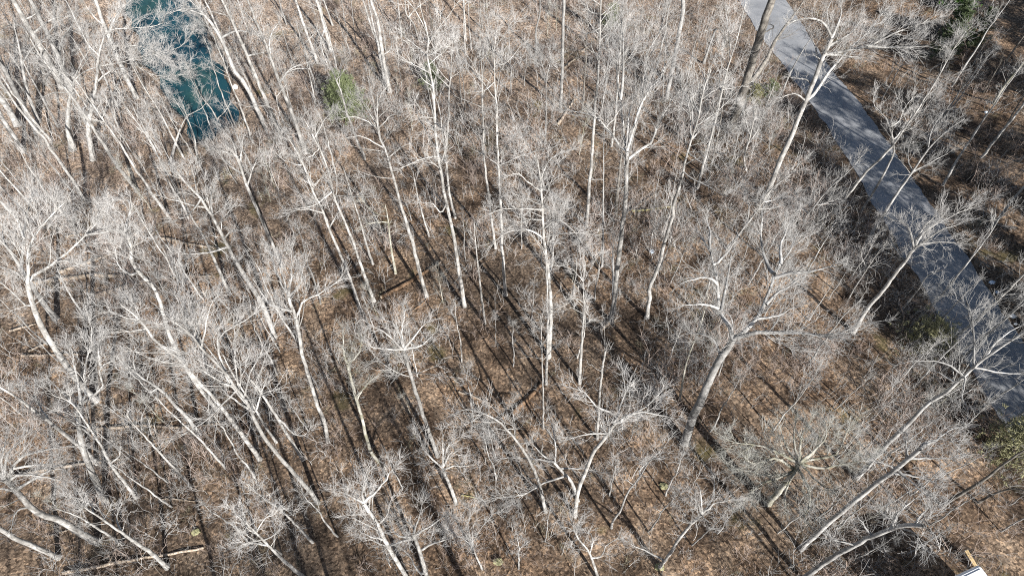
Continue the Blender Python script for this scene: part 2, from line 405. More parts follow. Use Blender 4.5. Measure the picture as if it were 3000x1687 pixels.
def T(label, w, trunk, limbs=(), kind='pale', cs=.5, dn=1.0, sp=1.0, ext=0, name='bare_tree', fine=1.0, cat='tree', group=None, asc=52):
    SEED[0] += 1; rng = np.random.default_rng(SEED[0])
    px = pp(trunk); base = ground(*px[0]); dist = np.linalg.norm(base - CAM)
    r0 = w / 2.576 / 2 * dist / FPX * .78
    hv = np.array([base[0], base[1], 0]) / np.hypot(base[0], base[1])         # horizontal view direction
    def onplane(u, v, off):
        d = ray(u, v); return CAM + d * ((base @ hv + off) / (d @ hv))
    pts = [base - (0, 0, .25)] + [onplane(u, v, 0) for u, v in px[1:]]
    if ext:
        e = pts[-1]; lean = (pts[-1] - pts[-2]); lean = lean / max(np.linalg.norm(lean), .01)
        for z in np.linspace(e[2] + 3, base[2] + ext, 4):
            if z > e[2] + 1.5: pts.append(np.array([e[0] + lean[0] * .5 * (z - e[2]) + rng.normal(0, .15), e[1], z]))
    pts = np.array(pts) - base
    H = pts[-1, 2]; HLOG.append((label, round(float(H), 1), round(float(r0), 2), [round(float(c), 1) for c in base]))
    # the trunk wanders a little towards and away from the viewer as well
    K = 26
    P = sample_line(pts, K); tl = np.linspace(0, 1, K)
    P += hv[None] * (np.sin(tl * rng.uniform(3, 6) + rng.uniform(0, 6)) * tl * H * .012)[:, None]
    P[2:] += rng.normal(0, .018, (K - 2, 3)) * (H / 20)
    R = r0 * (1 - (.84 if cs < .7 else .42) * tl ** 1.12) * (1 + .42 * np.exp(-tl * H / .5)) + .012
    root = thing(name, label, cat, tuple(base), group)
    s = Soup(); s.add(P[None], R[None], 10, .035, rng); s.build('trunk', M[kind], root)
    LB = []
    for lm in limbs:
        lp = pp(lm); Ln = len(lp)
        q0 = onplane(*lp[0], 0); LL = np.linalg.norm(onplane(*lp[-1], 0) - q0)
        vd = norm(q0 - CAM); nv = norm(hv + .9 * vd)                     # limbs spread in a plane leaning towards the viewer's line of sight
        def tilted(u, v, off):
            d = ray(u, v); return CAM + d * (((q0 - CAM) @ nv + off) / (d @ nv))
        want = rng.uniform(.05, .45); cand = np.linspace(-.75, .75, 16)
        sc = [abs((tilted(*lp[-1], a_ * LL)[2] - q0[2]) / max(np.linalg.norm(tilted(*lp[-1], a_ * LL) - q0), .1) - want) + .12 * abs(a_) for a_ in cand]
        amp = cand[int(np.argmin(sc))]
        q = [tilted(u, v, amp * LL * i / max(Ln - 1, 1)) - base for i, (u, v) in enumerate(lp)]
        LL = np.linalg.norm(q[-1] - q[0])
        # start on the trunk itself
        q[0] = P[np.argmin(np.linalg.norm(P - q[0], axis=1))] if np.min(np.linalg.norm(P - q[0], axis=1)) < 2.0 else q[0]
        k = int(np.clip(LL * 1.6, 8, 20)); lp3 = sample_line(np.array(q), k)
        lp3[1:] += rng.normal(0, .025, (k - 1, 3))
        rt = R[np.argmin(np.linalg.norm(P - lp3[0], axis=1))]
        lr = np.minimum(rt * .72, .022 * LL + .03) * (1 - .85 * np.linspace(0, 1, k)) + .010
        LB.append((lp3, lr))
        s = Soup(); s.add(lp3[None], lr[None], 7, .03, rng); s.build('limb', M[kind], root)
    c = Soup(); crown_soup(c, P[None], R[None], LB, max(H, 6), cs, dn, sp, rng, asc, fine)
    c.build('crown', [M[kind], M[TW[kind]]], root)
    TREES.append((base[0], base[1])); return root

# ------------------------------------------------------------------ the trees read off the photograph
# upper left: the creek and its left bank
T('big pale tree with long limbs reaching right across the creek', 46, '1:545,1130 512,960 522,760 555,640 565,590',
  ['1:560,610 640,540 720,510 830,490 1000,450 1180,400 1330,370 1420,290 1480,200', '1:560,590 640,480 700,400 770,330 840,200 920,60', '1:565,590 640,430 720,350 850,345 1060,350 1180,420 1300,460 1470,490',
   '1:770,330 800,250 880,220 1080,210 1220,180 1260,100 1400,80 1470,90', '1:560,640 480,560 380,500 250,470', '1:1000,450 1090,540 1240,580 1400,560'], cs=.6, dn=1.2, sp=1.2)
T('slender bright white tree leaning left, beside the big creek tree', 30, '1:1040,1440 880,1245 750,1040 640,870 520,700 430,580 300,420 200,240', ['1:520,705 400,700 290,760', '1:640,870 560,800 540,700', '1:430,580 480,470 470,330'], dn=.8)
T('thick pale trunk left of the creek that leaves the frame at the top', 36, '1:1030,740 950,580 880,420 825,280 780,180 720,0', ['1:825,290 850,180 920,60 1000,0', '1:880,420 980,440 1180,480', '1:780,200 700,120 640,30'], ext=27)
T('pale bole forking low, between the white leaning tree and creek tree', 42, '1:700,1205 665,980 690,820 730,640 745,430 790,260', ['1:665,980 620,860 560,740', '1:730,640 800,560 880,520 960,540', '1:745,430 660,330 600,200'], cs=.45)
T('thick short grey trunk at the left edge, left bank of creek', 42, '1:130,950 60,820 0,740 -120,560', [], kind='grey', ext=24)
T('straight grey tree near the left edge with a dark shadow behind', 36, '1:280,1010 200,850 90,640 0,450 -90,240', ['1:90,640 60,520 90,400'], kind='grey', ext=25)
T('thin grey tree, middle of three dark-shadowed trunks near the left edge', 30, '1:290,930 205,690 165,480 150,380 110,200', ['1:165,480 240,370 330,300 450,140'], kind='grey', cs=.55)
T('leaning grey tree cut by the left edge above the pale twiggy crown', 32, '1:180,1150 60,960 0,860 -110,640', [], kind='grey', ext=22)
T('large many-limbed pale tree in the top left corner', 46, '1:470,660 410,540 330,400 260,280 180,150 100,0', ['1:260,280 330,190 440,130 560,130', '1:260,280 160,200 70,190 0,250', '1:180,150 280,100 330,30', '1:330,400 200,390 70,330 0,340', '1:410,540 330,560 200,430'], dn=1.25, sp=1.2, ext=26)
T('grey tree segment rising past the top left fork of limbs', 40, '1:540,720 440,430 340,220 260,60', ['1:440,430 470,300 560,160'], kind='grey', ext=25)
T('small pale crooked tree at the near end of the creek', 26, '1:1275,1240 1320,1100 1370,950 1420,860', ['1:1420,870 1500,830 1570,760 1600,680', '1:1420,870 1360,800 1290,740', '1:1370,950 1300,900 1240,800'], cs=.5, dn=.9)
T('thin pale tree at the near tip of the creek, straight stem', 12, '1:1480,1200 1470,1050 1430,930 1380,790', ['1:1430,930 1350,800 1280,700'], dn=.7)
T('thin pale tree standing in front of the dark near end of the creek', 12, '1:1660,950 1600,830 1520,730 1450,580 1390,450', ['1:1640,900 1700,840 1740,770'], dn=.7)
T('long thin pale tree left of the creek, leaning to the upper left', 18, '1:1350,1460 1180,1160 1090,1000 960,820 860,640', ['1:1090,1000 1130,900 1110,800'], dn=.9)
T('thin pale tree below the creek with a wispy twig fan', 16, '1:1390,1200 1290,1010 1190,820 1080,650 1000,500', ['1:1290,1010 1230,900 1130,850'], dn=1.0)
T('thin pale leaning tree in the left bank woods, below creek limbs', 14, '1:935,1050 880,930 800,740 700,520', [], dn=.8)
T('thin leaning grey tree left of the pale low forking bole', 20, '1:440,960 330,760 230,580 150,420', [], kind='grey', dn=.9)
# right bank of the creek
T('thick grey trunk on the right bank, nearest to the creek water', 40, '1:2050,1050 1930,800 1850,640 1760,520 1680,320 1560,130 1440,0', ['1:1690,290 1760,240 1860,240 1960,280', '1:1560,130 1470,90 1380,70 1280,110'], kind='grey', ext=26)
T('tall white tree, second from the creek on its right bank', 34, '1:2140,1060 2040,830 1960,650 1900,500 1800,270 1690,30', ['1:1900,410 1990,400 2060,430'], ext=26)
T('tall white tree, third from the creek on its right bank', 34, '1:2310,1160 2235,940 2180,790 2100,600 2040,430 1960,230 1880,30', ['1:2040,430 2040,280 2110,160', '1:2100,600 2200,520 2330,470', '1:1960,230 1900,140 1820,80'], ext=27)
T('straight pale tree between the creek trunks and the green pine', 24, '1:2400,480 2360,370 2290,180 2230,0', [], ext=24, cs=.6)
T('pale tree at the top edge, straight above the green pine', 28, '1:2500,390 2440,180 2390,0', ['1:2450,230 2420,330 2480,520'], ext=25, cs=.6)
T('short thin pale tree at the top edge, right of the pine trunks', 15, '1:2512,195 2470,80 2440,0', [], ext=15, cs=.6)
T('twiggy pale tree just left of the bright green pine', 20, '1:2400,700 2340,520 2290,330 2240,210', ['1:2340,520 2240,520 2150,560', '1:2290,330 2370,260 2400,180'], dn=1.1)
T('slim pale tree with drooping fine twigs at left of green pine', 20, '1:2360,1400 2230,1110 2120,880 2080,700', ['1:2120,880 2010,800 1850,810', '1:2080,720 2170,630'], dn=1.1)
# upper middle
T('pair of white stems joined at the base, right of the green pine', 36, '2:368,695 338,560 308,380 270,150 220,0', ['2:368,695 330,620 290,400 240,190 200,0', '2:320,400 380,360 360,250'], ext=25, cs=.55)
T('tall white tree whose base stands in the middle of long shadows', 36, '5:930,865 880,550 830,250 780,20 2:735,1200 710,1000 705,800 680,600 652,430 650,300 632,140', ['2:650,440 600,380 540,330 470,280', '2:655,430 690,400 740,365 800,350', '2:705,960 640,900 580,790', '2:715,1190 620,1200 540,1230 450,1270', '2:650,300 700,270 760,240', '5:800,100 750,160 690,90 620,85'], cs=.55)
T('thinner white stem close behind the tall white middle tree', 24, '5:862,195 815,10 2:790,1200 762,1000 745,850 700,700', [], cs=.5)
T('tall white tree with high fork and long right limb, upper middle', 30, '5:1240,780 1215,450 1205,200 1195,0 2:1180,1100 1170,850 1160,600 1148,380', ['2:1148,380 1110,300 1095,240 1080,150', '2:1148,380 1190,320 1250,230 1310,190', '2:1165,540 1250,470 1320,390 1370,320', '2:1148,370 1170,280 1180,180', '2:1160,640 1080,690 1010,690'], cs=.6)
T('slim white tree left of the high-forked one, fine twigs at top', 24, '5:1165,425 1125,150 1110,0 2:1082,1250 1070,950 1065,700 1058,480 1050,360', ['2:1062,650 1000,590 950,530', '2:1060,480 1100,400 1110,330'], cs=.55, dn=.9)
T('bare straight grey pole of a trunk cut by the top edge', 28, '2:1655,845 1664,600 1670,300 1680,0', [], ext=28, cs=.7, kind='grey')
T('tall white tree with ladder of short branches, centre right', 30, '5:1850,260 1868,0 2:1890,1200 1905,950 1925,700 1940,550 1950,300 1960,0', ['2:1945,255 1880,255 1820,250', '2:1950,160 1900,100 1830,40', '2:1955,300 2010,250 2050,200'], ext=27, cs=.5)
T('large grey tree with wide candelabra crown, upper centre', 44, '5:2035,985 2060,820 2085,560 2105,400 2135,150 2150,0 2:2145,1400 2158,1150', ['2:2150,1160 2120,1130 2000,960 1900,870 1790,850 1690,825', '2:2150,1140 2140,1050 2100,750 2080,600 2085,420 2100,250', '2:2160,1120 2180,1000 2230,900 2290,620 2310,420 2400,250 2460,60', '2:2180,1010 2280,750 2400,600 2450,480', '2:2155,1220 2250,1130 2340,1080 2370,980 2450,830 2560,670', '2:2000,960 2080,870 2100,830', '2:2145,1100 2165,900 2200,740', '2:2105,760 2130,560 2130,300 2110,140', '5:2060,820 2050,600 2050,420'], kind='pale', cs=.75, dn=1.1, sp=1.1)
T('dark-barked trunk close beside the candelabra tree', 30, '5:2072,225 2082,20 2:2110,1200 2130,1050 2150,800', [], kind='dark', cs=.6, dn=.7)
T('grey pole trunk slanting right at the top, bare to the frame edge', 36, '2:2450,765 2490,560 2530,350 2576,100 10:725,0', [], kind='grey', ext=27, cs=.7)
T('small grey tree with a fan of fine twigs left of grey pole', 16, '2:1540,1090 1545,850 1545,560', ['2:1545,600 1480,480 1420,400', '2:1545,600 1580,450 1600,330', '2:1545,580 1500,430 1490,330'], kind='grey', cs=.4, dn=1.5, asc=34)
T('thin grey tree at the top edge above the twig-fan tree', 17, '2:1475,390 1470,230 1495,120 1500,0', [], kind='grey', ext=15)
T('thin white tree at the top edge with a high fork, upper middle', 18, '2:940,310 935,220 922,30', ['2:922,40 960,0 1000,-60', '2:922,40 890,0'], ext=16)
T('slender white stem at the top, left of the high-forked thin tree', 14, '2:455,280 440,150 425,0', [], ext=15)
T('crooked pale young tree at the top with zigzag stem', 15, '2:590,310 545,180 490,110 480,0', ['2:500,120 560,70 640,10'], ext=13)
T('white tree with long low left limbs, shadows right of its base', 36, '5:645,790 590,600 540,400 480,200 420,0 2:380,1290 340,1150 290,1030 270,900 270,700', ['2:330,1090 230,1070 150,1030 50,1040', '2:275,970 200,920 90,880 0,900', '2:270,930 180,800 130,740', '2:280,980 360,880 430,860', '2:355,1180 440,1120 520,1080', '2:270,800 300,720 360,640'], cs=.6)
T('big white tree with arched left limbs, the tallest in the centre', 40, '5:1565,1245 1582,900 1562,640 1542,480 1522,250 1512,0 2:1500,1330 1480,1180', ['5:1500,350 1450,300 1380,285 1300,290 1230,320 1170,370', '5:1490,215 1400,220 1300,250 1200,310', '5:1480,170 1380,130 1280,125 1180,140 1120,170', '5:1490,100 1440,60 1390,40 1340,0', '5:1570,640 1590,560 1605,300 1605,80', '5:1525,260 1620,210 1700,240 1800,350', '2:1500,1330 1430,1290 1370,1180', '2:1500,1330 1560,1220 1640,1160 1720,1130', '2:1510,1400 1400,1370 1330,1310 1250,1330'], cs=.6, dn=1.2, sp=1.1)
T('second pale stem pressed against the tallest centre tree', 26, '5:1545,1448 1557,1100 1556,900 1548,640', [], kind='pale', ext=13, cs=.6, dn=.6)
T('pale tree with a bent foot, right of centre beside long shadow', 36, '5:2308,950 2318,850 2332,770 2318,735 2380,600 2450,350 2510,150 10:660,1448 720,1260 760,1080 805,950 835,840 870,650 930,480', ['10:800,940 770,770 740,660 690,570', '10:835,830 800,700 800,570', '10:850,870 960,880 1020,920', '10:790,1010 880,880 930,840', '10:870,650 960,630 1000,610', '10:765,1080 880,1170'], cs=.65, dn=.9)
T('pale tree with a three-way fork, right of the tallest centre tree', 30, '5:1800,1440 1810,1200 1832,900 1826,680', ['5:1825,680 1780,620 1720,570 1620,560', '5:1825,690 1800,560 1810,430', '5:1830,670 1850,630 1900,550 1890,400', '5:1830,840 1760,800 1700,850'], cs=.6, dn=1.2)
T('slim pale tree with a bare pointed top in the middle shadows', 22, '5:1085,995 1060,800 1030,550 1010,350 1000,210', [], cs=.65, dn=.4, sp=.8)
T('greenish mossy trunk in the shadows, left of centre', 24, '5:410,615 380,450 350,200 330,90', ['5:340,180 280,170 220,130 160,70', '5:340,230 260,230 190,250'], kind='moss', cs=.6, dn=.7)
T('slim pale tree leaning left above the middle log', 22, '5:240,545 190,400 130,180 70,0 2:20,1280', [], cs=.6, dn=.8)
T('straight white tree, its foot left end of the middle log', 28, '5:250,825 170,620 90,380 0,170 4:2510,0 1:2490,1330 2420,1130 2350,1000 2290,880', ['1:2420,1130 2350,1180 2270,1200', '1:2350,1000 2440,920 2500,850', '4:2510,10 2380,100 2230,130'], cs=.6)
T('white tree with pale crown over left shadows, second left of log', 30, '5:150,900 60,640 0,490 4:2490,300 2430,130 2360,0 1:2290,1250 2180,1060', ['4:2450,140 2300,130 2170,160', '4:2490,300 2576,110', '1:2290,1250 2220,1240 2100,1180'], cs=.55)
T('thin pale tree with foot among the middle shadow stripes', 18, '5:665,335 620,200 570,0 2:540,1290', [], cs=.6, dn=.6)
T('pale tree with umbrella crown, lower middle', 34, '8:728,545 650,330 600,180 545,0 5:500,1300 470,1175', ['5:468,1175 400,1190 300,1180 220,1165', '5:466,1165 440,1080 400,1000 300,950', '5:470,1150 460,1040 480,900', '5:475,1150 560,1080 640,990', '5:490,1190 620,1150 700,1060', '5:440,1090 350,1080 240,1010'], cs=.8, dn=1.3, sp=1.2)
T('yellowish mossy tree with thin fork, left of the umbrella tree', 28, '8:328,635 230,520 190,400 140,200 90,20 5:45,1300', ['5:42,1300 120,1230 160,1120', '5:42,1300 10,1180 20,1080', '8:95,160 150,60 200,0'], kind='moss', cs=.7, dn=1.1)
T('short white trunk with four spreading limbs in the lower middle', 32, '8:868,900 832,800 785,690 765,640', ['8:745,640 640,520 600,440 580,370', '8:770,610 765,480 770,380', '8:790,610 830,520 890,540', '8:800,645 860,620 960,620', '8:770,610 800,480 870,400'], cs=.85, dn=1.2)
T('pale tree bent over in an arch to the upper left, bottom middle', 32, '8:1545,965 1500,775 1440,620 1350,480 1250,360 1160,280 1050,225 940,200 850,230', ['8:1050,225 990,280 900,330', '8:1250,360 1300,330 1260,300'], cs=.45, dn=1.3)
T('pale tree with a wide bent crown, its trunk curving right', 34, '8:1765,995 1782,830 1850,650 1900,530 1990,410 2060,300', ['8:2062,300 2070,230 1930,170 1860,90 1790,40', '8:2060,290 2100,190 2140,60 2140,-40', '8:2060,300 2150,260 2300,170 2390,90', '8:2090,280 2200,225 2330,225 2460,250', '8:1980,410 2020,370 1870,380 1700,420'], cs=.8, dn=1.2)
T('grey tree with long lower limbs crossing behind the arch tree', 30, '8:1790,880 1740,750 1650,650 1600,590', ['8:1600,590 1500,570 1350,560 1230,560', '8:1625,600 1620,480 1600,350 1560,240', '8:1650,690 1540,740 1480,780 1400,830 1280,850 1130,860', '8:1480,840 1380,910 1250,970', '8:1600,590 1520,540 1440,450', '8:1660,650 1800,640 1950,660'], kind='grey', cs=.8, dn=1.3)
T('straight narrow pale stem behind the bent-crown tree', 22, '8:1932,415 1945,150 1955,0 5:1975,1300 1995,1180', [], cs=.7, dn=.5)
T('crooked grey tree standing alone between stripes, lower right of centre', 20, '8:2040,1085 2050,1030 2110,950 2160,820 2240,720 2330,590 2440,560', ['8:2240,720 2250,650 2350,560 2430,480'], kind='grey', cs=.6, dn=.9)
T('pale tree leaving at the bottom edge, lower middle left fork', 34, '8:520,1500 420,1340 330,1180 260,1040 180,920', ['8:180,920 100,860 0,815', '8:180,920 160,820 190,690', '8:185,930 270,800 350,700 390,640', '8:330,1180 220,1150 150,1120'], cs=.7, dn=1.3)
T('white two-stemmed tree at the bottom edge, lower middle', 36, '8:650,1490 600,1290 548,1140', ['8:625,1420 585,1420 540,1340 500,1280 450,1240', '8:550,1150 545,1080 500,1050 440,1020', '8:555,1160 660,1080 790,990', '8:590,1260 720,1190 850,1160', '8:450,1240 400,1130 370,1020', '8:450,1240 340,1220 200,1160', '8:550,1140 580,1030 610,900'], cs=.8, dn=1.4)
T('tangled grey-white tree at the bottom edge right of middle', 26, '8:1950,1490 1870,1270 1790,1160 1750,1050', ['8:1880,1310 1960,1300 2000,1220 2100,1160', '8:1870,1270 1900,1180 1870,1130 1820,1120', '8:1750,1050 1710,930', '8:1790,1160 1760,1110 1690,1080'], cs=.5, dn=1.4)
T('small pale leaning tree with white forked top, bottom right of middle', 26, '8:2400,1385 2480,1280 2540,1180 9:60,1060 150,975', ['9:150,975 130,800 100,750', '9:150,975 230,860 240,740', '9:150,970 110,890 30,830', '9:150,975 250,900 380,870', '8:2370,1270 2300,1260 2240,1240 2180,1210'], cs=.75, dn=1.3)
T('small bushy tree with upswept brown twigs at bottom middle', 18, '8:1065,1395 1015,1290 980,1190', ['8:980,1190 900,1080 860,1000', '8:980,1190 960,1050 970,930', '8:980,1190 1060,1080 1120,1010', '8:980,1200 880,1140 800,1090'], kind='grey', cs=.6, dn=1.7, asc=30)
T('thin pale stem standing between big log and bent-crown tree', 16, '8:1525,340 1525,180 1522,0 5:1515,1300 1510,1120 1500,950', ['5:1510,960 1440,880 1390,800'], cs=.6, dn=1.1)
# left side
T('huge pale forked tree at the left edge with white spreading limbs', 48, '7:720,130 4:600,1440 480,1280 340,1070 270,920 222,780 205,690', ['4:195,690 165,560 180,350 200,180 260,0', '4:210,700 240,640 330,590 420,530 560,410 700,270 800,140', '4:640,330 760,310 880,290 950,330', '4:175,520 230,400 330,240 470,100', '4:235,830 200,860 100,760 0,680', '4:180,350 130,220 60,100', '4:420,530 500,520 580,540', '4:200,690 110,600 0,570'], cs=.85, dn=1.4, sp=1.2)
T('wide grey trunk behind the huge forked tree at left edge', 44, '4:420,960 300,800 150,560 60,430 -60,300', ['4:60,430 20,330 40,200'], kind='grey', cs=.5)
T('white tree with an S-bend, over the pile of fallen logs', 32, '7:1640,200 4:1450,1400 1340,1200 1290,1090 1240,930 1190,780 1140,690 1050,610 1000,540 975,430 970,330 940,290', ['4:960,330 880,250 850,190', '4:1060,625 980,620 900,560 870,440', '4:970,420 1030,340', '4:970,250 980,100 960,60 870,60'], cs=.8, dn=1.1)
T('white tree in left of the close pair, lower left', 36, '7:1960,570 1780,320 1600,90 1510,0 4:1360,1270 1230,1180 1130,1070 1050,960 910,860', ['4:1130,1070 1000,1050 900,1060', '4:1050,960 1010,860 960,800', '4:1240,1190 1380,1215 1530,1240', '4:1050,960 980,960 900,930'], cs=.6, dn=1.0)
T('brightest white tree, right of the close pair, lower left', 36, '7:2400,895 2280,740 2100,540 1960,345 1880,175 1760,0 4:1660,1310 1530,1190 1420,1050 1320,960 1230,900', ['4:1520,1120 1560,990 1580,860 1660,770', '4:1500,1110 1430,950 1340,750 1350,690', '4:1700,1350 1640,1200 1660,1090 1760,1020 1930,920', '4:1420,1050 1250,1000 1100,980', '7:1880,200 1930,210 1960,110 2000,0', '7:1870,190 1720,80 1650,0'], cs=.6, dn=1.2)
T('thinner white stem close right of the brightest white tree', 22, '7:2085,440 1990,300 1890,130 1800,0 4:1740,1340 1690,1240', [], cs=.5, dn=.7)
T('tall pale tree right of the bright pair, slim and straight', 28, '7:2285,570 2160,370 2050,190 1940,30 4:1820,1330 1740,1200 1680,1090', ['4:1740,1200 1680,1150 1640,1100', '7:2100,290 2250,390 2340,360'], cs=.6, dn=.9)
T('very thick straight pale trunk with feathery top, left of middle', 46, '4:2070,1100 2040,1000 1980,850 1850,640 1720,420 1610,200 1525,60 1470,0 1:1390,1370 1290,1240', ['4:1530,90 1400,90 1300,60 1180,20', '4:1610,190 1595,80 1600,0', '4:1660,330 1750,290 1830,300', '4:1500,40 1420,180 1310,220', '4:1700,400 1560,460 1380,470'], cs=.5, dn=1.4, sp=1.0)
T('pale tree with a white fork of fine limbs, right of thick trunk', 32, '7:2472,440 2450,290 2400,170 2350,0 4:2290,1250 2260,1090 2220,930 2165,770', ['4:2165,775 2120,600 2120,480', '4:2165,775 2080,600 2050,500', '4:2170,780 2260,700 2290,560', '4:2215,920 2280,840 2400,770 2570,670', '4:2205,900 2050,860 2000,800 1900,640', '4:2150,740 2200,600 2200,450'], cs=.8, dn=1.3)
T('pale tree with a small crown below the creek, lopsided limbs', 28, '4:2130,570 2070,430 1970,200 1880,0 1:1840,1330 1790,1190 1720,1120', ['1:1790,1190 1700,1150 1600,1130', '1:1790,1190 1760,1080 1680,980', '1:1800,1220 1830,1090 1820,1000', '1:1840,1330 1720,1240 1620,1130', '1:1860,1390 1930,1220 1990,1170'], cs=.75, dn=1.3)
T('pale trunk piece rising from a log, left of thick trunk', 28, '4:1720,740 1600,475 1510,290 1450,200 1390,60', [], cs=.55, dn=.7)
T('thin white sapling trunk crossing the fallen logs', 15, '4:1355,685 1290,580 1240,450 1190,370', [], cs=.55, dn=.7)
T('thin white sapling above the logs with bent top', 14, '4:1082,250 1060,190 1030,130 980,60', [], cs=.5, dn=.9)
T('grey slim tree between the huge forked tree and the logs', 18, '4:680,980 600,880 520,760 440,600 400,480', [], kind='grey', cs=.5, dn=.9)
T('pale tree with thick curved top, foot near the lower left logs', 48, '7:790,890 720,735 650,560 615,420 600,250 612,160', ['7:618,140 700,90 760,40 780,0 4:750,1330 850,1270', '7:610,140 600,60 590,0 4:560,1300 540,1180', '7:590,190 520,110 400,0', '7:615,140 660,60 640,0 4:650,1290 690,1100 690,1000', '4:770,1330 740,1200 760,1100'], cs=.85, dn=1.3)
T('grey-white tree leaning in from the left edge, banded bark', 34, '7:735,600 600,470 540,420 400,310 270,210 60,60 -160,-60', ['7:390,300 300,180 250,60'], cs=.55, dn=1.0)
T('white trunk from the lower left with a dense spray of twigs', 48, '7:745,1200 600,1120 460,1030 330,990 220,920 130,820 20,710', ['7:20,710 10,600 40,420', '7:60,740 150,560 350,500 560,470', '7:110,790 250,720 400,640 500,650', '7:30,700 60,520 200,400', '7:60,740 90,640 250,620 400,600 450,560', '7:100,790 0,790 -90,740', '7:20,700 -60,560 -60,400', '7:210,910 130,960 80,1090', '7:60,740 130,690 260,690 420,720'], cs=.8, dn=1.6, sp=1.2)
T('pale trunk entering at the bottom of the left edge', 36, '7:445,1310 290,1240 130,1170 0,1100 -160,1000', [], cs=.55, ext=20)
T('pale leaning tree near bottom left, forked sprays, above bottom log', 34, '7:1260,1388 1150,1280 1030,1200 900,1110 800,1040 640,930', ['7:900,1110 880,1000 920,900', '7:800,1040 740,930 600,870', '7:700,980 680,900 560,850'], cs=.55, dn=1.0)
T('thinner leaning stem left of the forked bottom left tree', 20, '7:930,1210 770,1110 590,1000 420,940', [], cs=.5, dn=.9)
T('slim pale tree crossing in front of the curved-top tree', 24, '7:1025,865 930,730 830,600 770,480 690,350 560,160 430,100', ['7:830,600 900,540 910,440', '7:690,350 600,300 520,210'], cs=.5, dn=1.0)
T('thin pale tree with a brushy top, left centre of lower left', 22, '7:1445,778 1300,620 1160,470 1010,310 950,230', ['7:1060,370 1070,260 1110,160', '7:1010,310 900,240 800,160'], cs=.5, dn=1.1)
T('thin straight tree between the brushy top and the bright pair', 18, '7:1700,635 1600,520 1480,390 1290,220 1180,100', [], cs=.5, dn=.9)
T('pale tree whose brushy top hangs before the white pair', 34, '7:1508,385 1420,260 1330,170 1240,70 1150,0 4:1060,1390 960,1300', ['4:1060,1390 900,1340 800,1260', '4:1000,1340 1000,1220 1060,1150', '7:1200,40 1120,60 1000,20', '4:1100,1420 1150,1300 1230,1240'], kind='grey', cs=.55, dn=1.5)
T('slim white tree among dark stripes at bottom left of middle', 20, '7:2360,1195 2250,1080 2130,960 1980,850 1860,740', [], cs=.45, dn=1.1)
T('crooked white tree with spray of twigs, bottom edge left of middle', 32, '7:2300,1465 2140,1330 2030,1220 1900,1090 1840,1030', ['7:1930,1120 1900,1000 1860,950', '7:1940,1130 2000,1010 2080,980', '7:2040,1230 1900,1200 1750,1240', '7:2000,1180 2100,1110 2110,1020', '7:1840,1030 1760,950'], cs=.55, dn=1.4)
# right side
T('big dark-sided oak with wide heavy limbs, right of centre', 78, '9:20,445 70,270 150,100 6:190,1448 260,1300 330,1190 375,1115', ['6:375,1115 470,1050 560,950 620,830 660,720 690,620 740,550 820,430 860,330', '6:375,1110 350,1000 300,950 270,880 262,700 230,550 205,440 130,330', '6:460,1065 550,1060 650,1060 850,1060 1060,1080 1250,1060', '6:290,1250 260,1160 230,1110 130,1070 20,1070', '6:690,620 640,560 590,350 600,150', '6:690,650 820,610 1000,600 1150,560', '6:630,850 720,760 920,640', '6:560,960 700,940 840,870', '6:290,900 330,700 370,480', '6:262,700 200,650 100,660 0,680', '6:270,880 180,850 100,850 0,860', '6:360,1060 370,950 300,890', '6:230,550 330,470 420,330', '6:740,550 740,400 800,250', '6:205,440 210,300 180,200'], kind='grey', cs=.95, dn=1.3, sp=1.0, name='oak_tree')
T('pale tree leaning right with flat spreading top over the road', 34, '6:1285,1065 1400,870 1500,760 1610,610 1690,510 1745,430', ['6:1745,430 1760,360 1880,200 1910,180', '6:1745,430 1800,395 1950,380 2110,380', '6:1740,430 1700,260 1550,200', '6:1750,420 1820,300 2000,200 2150,130', '6:1690,510 1600,420 1560,350', '6:1760,360 1720,280 1740,220', '6:1800,330 1950,290 2080,250'], cs=.85, dn=1.2, name='bare_tree')
T('large white tree beside the road, its crown crossing the asphalt', 46, '6:570,90 3:640,1448 740,1200 800,1080 870,900 930,760 990,620 1050,450 1130,280', ['3:1130,280 1060,170 960,140 830,160', '3:1130,280 1190,130 1190,20', '3:1060,430 1200,420 1350,440', '3:930,780 1000,700 1110,540 1230,400 1400,240 1530,80', '3:1190,440 1400,350 1600,250 1860,160', '3:1400,350 1520,360 1650,360 1850,350', '3:960,650 930,600 820,590', '3:915,745 850,710 730,740', '3:1130,290 1100,200 1090,60', '3:1230,400 1270,250 1340,150', '3:1050,450 990,330 950,270'], cs=.8, dn=1.2, sp=1.1)
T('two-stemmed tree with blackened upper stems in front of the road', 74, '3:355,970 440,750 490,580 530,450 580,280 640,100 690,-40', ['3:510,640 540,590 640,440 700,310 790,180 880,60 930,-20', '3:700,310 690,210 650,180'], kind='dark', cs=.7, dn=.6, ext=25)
T('long slender tree leaning right, crossing the road to the far bank', 22, '6:1120,175 1260,10 3:1390,1290 1500,1190 1600,1080 1700,930 1870,680 2030,400 2130,250', [], cs=.45, dn=1.3, asc=36)
T('slender tree on the road edge with an upright open fork', 18, '6:1340,155 1430,20 3:1530,1290 1590,1160 1590,1060 1565,960', ['3:1565,960 1540,900 1450,800 1440,730', '3:1570,960 1640,900 1690,790 1750,730', '3:1590,1060 1680,960 1750,850'], cs=.8, dn=1.2)
T('dark-footed tree by the road edge with a long leaning top', 26, '6:1375,400 1460,260 1550,120 1620,10 3:1740,1290 1850,1130 2000,980 2130,890', ['3:1740,1290 1700,1180 1720,1060', '3:1850,1130 1880,980 1960,860', '3:1740,1290 1850,1240 2000,1160'], kind='grey', cs=.5, dn=1.1)
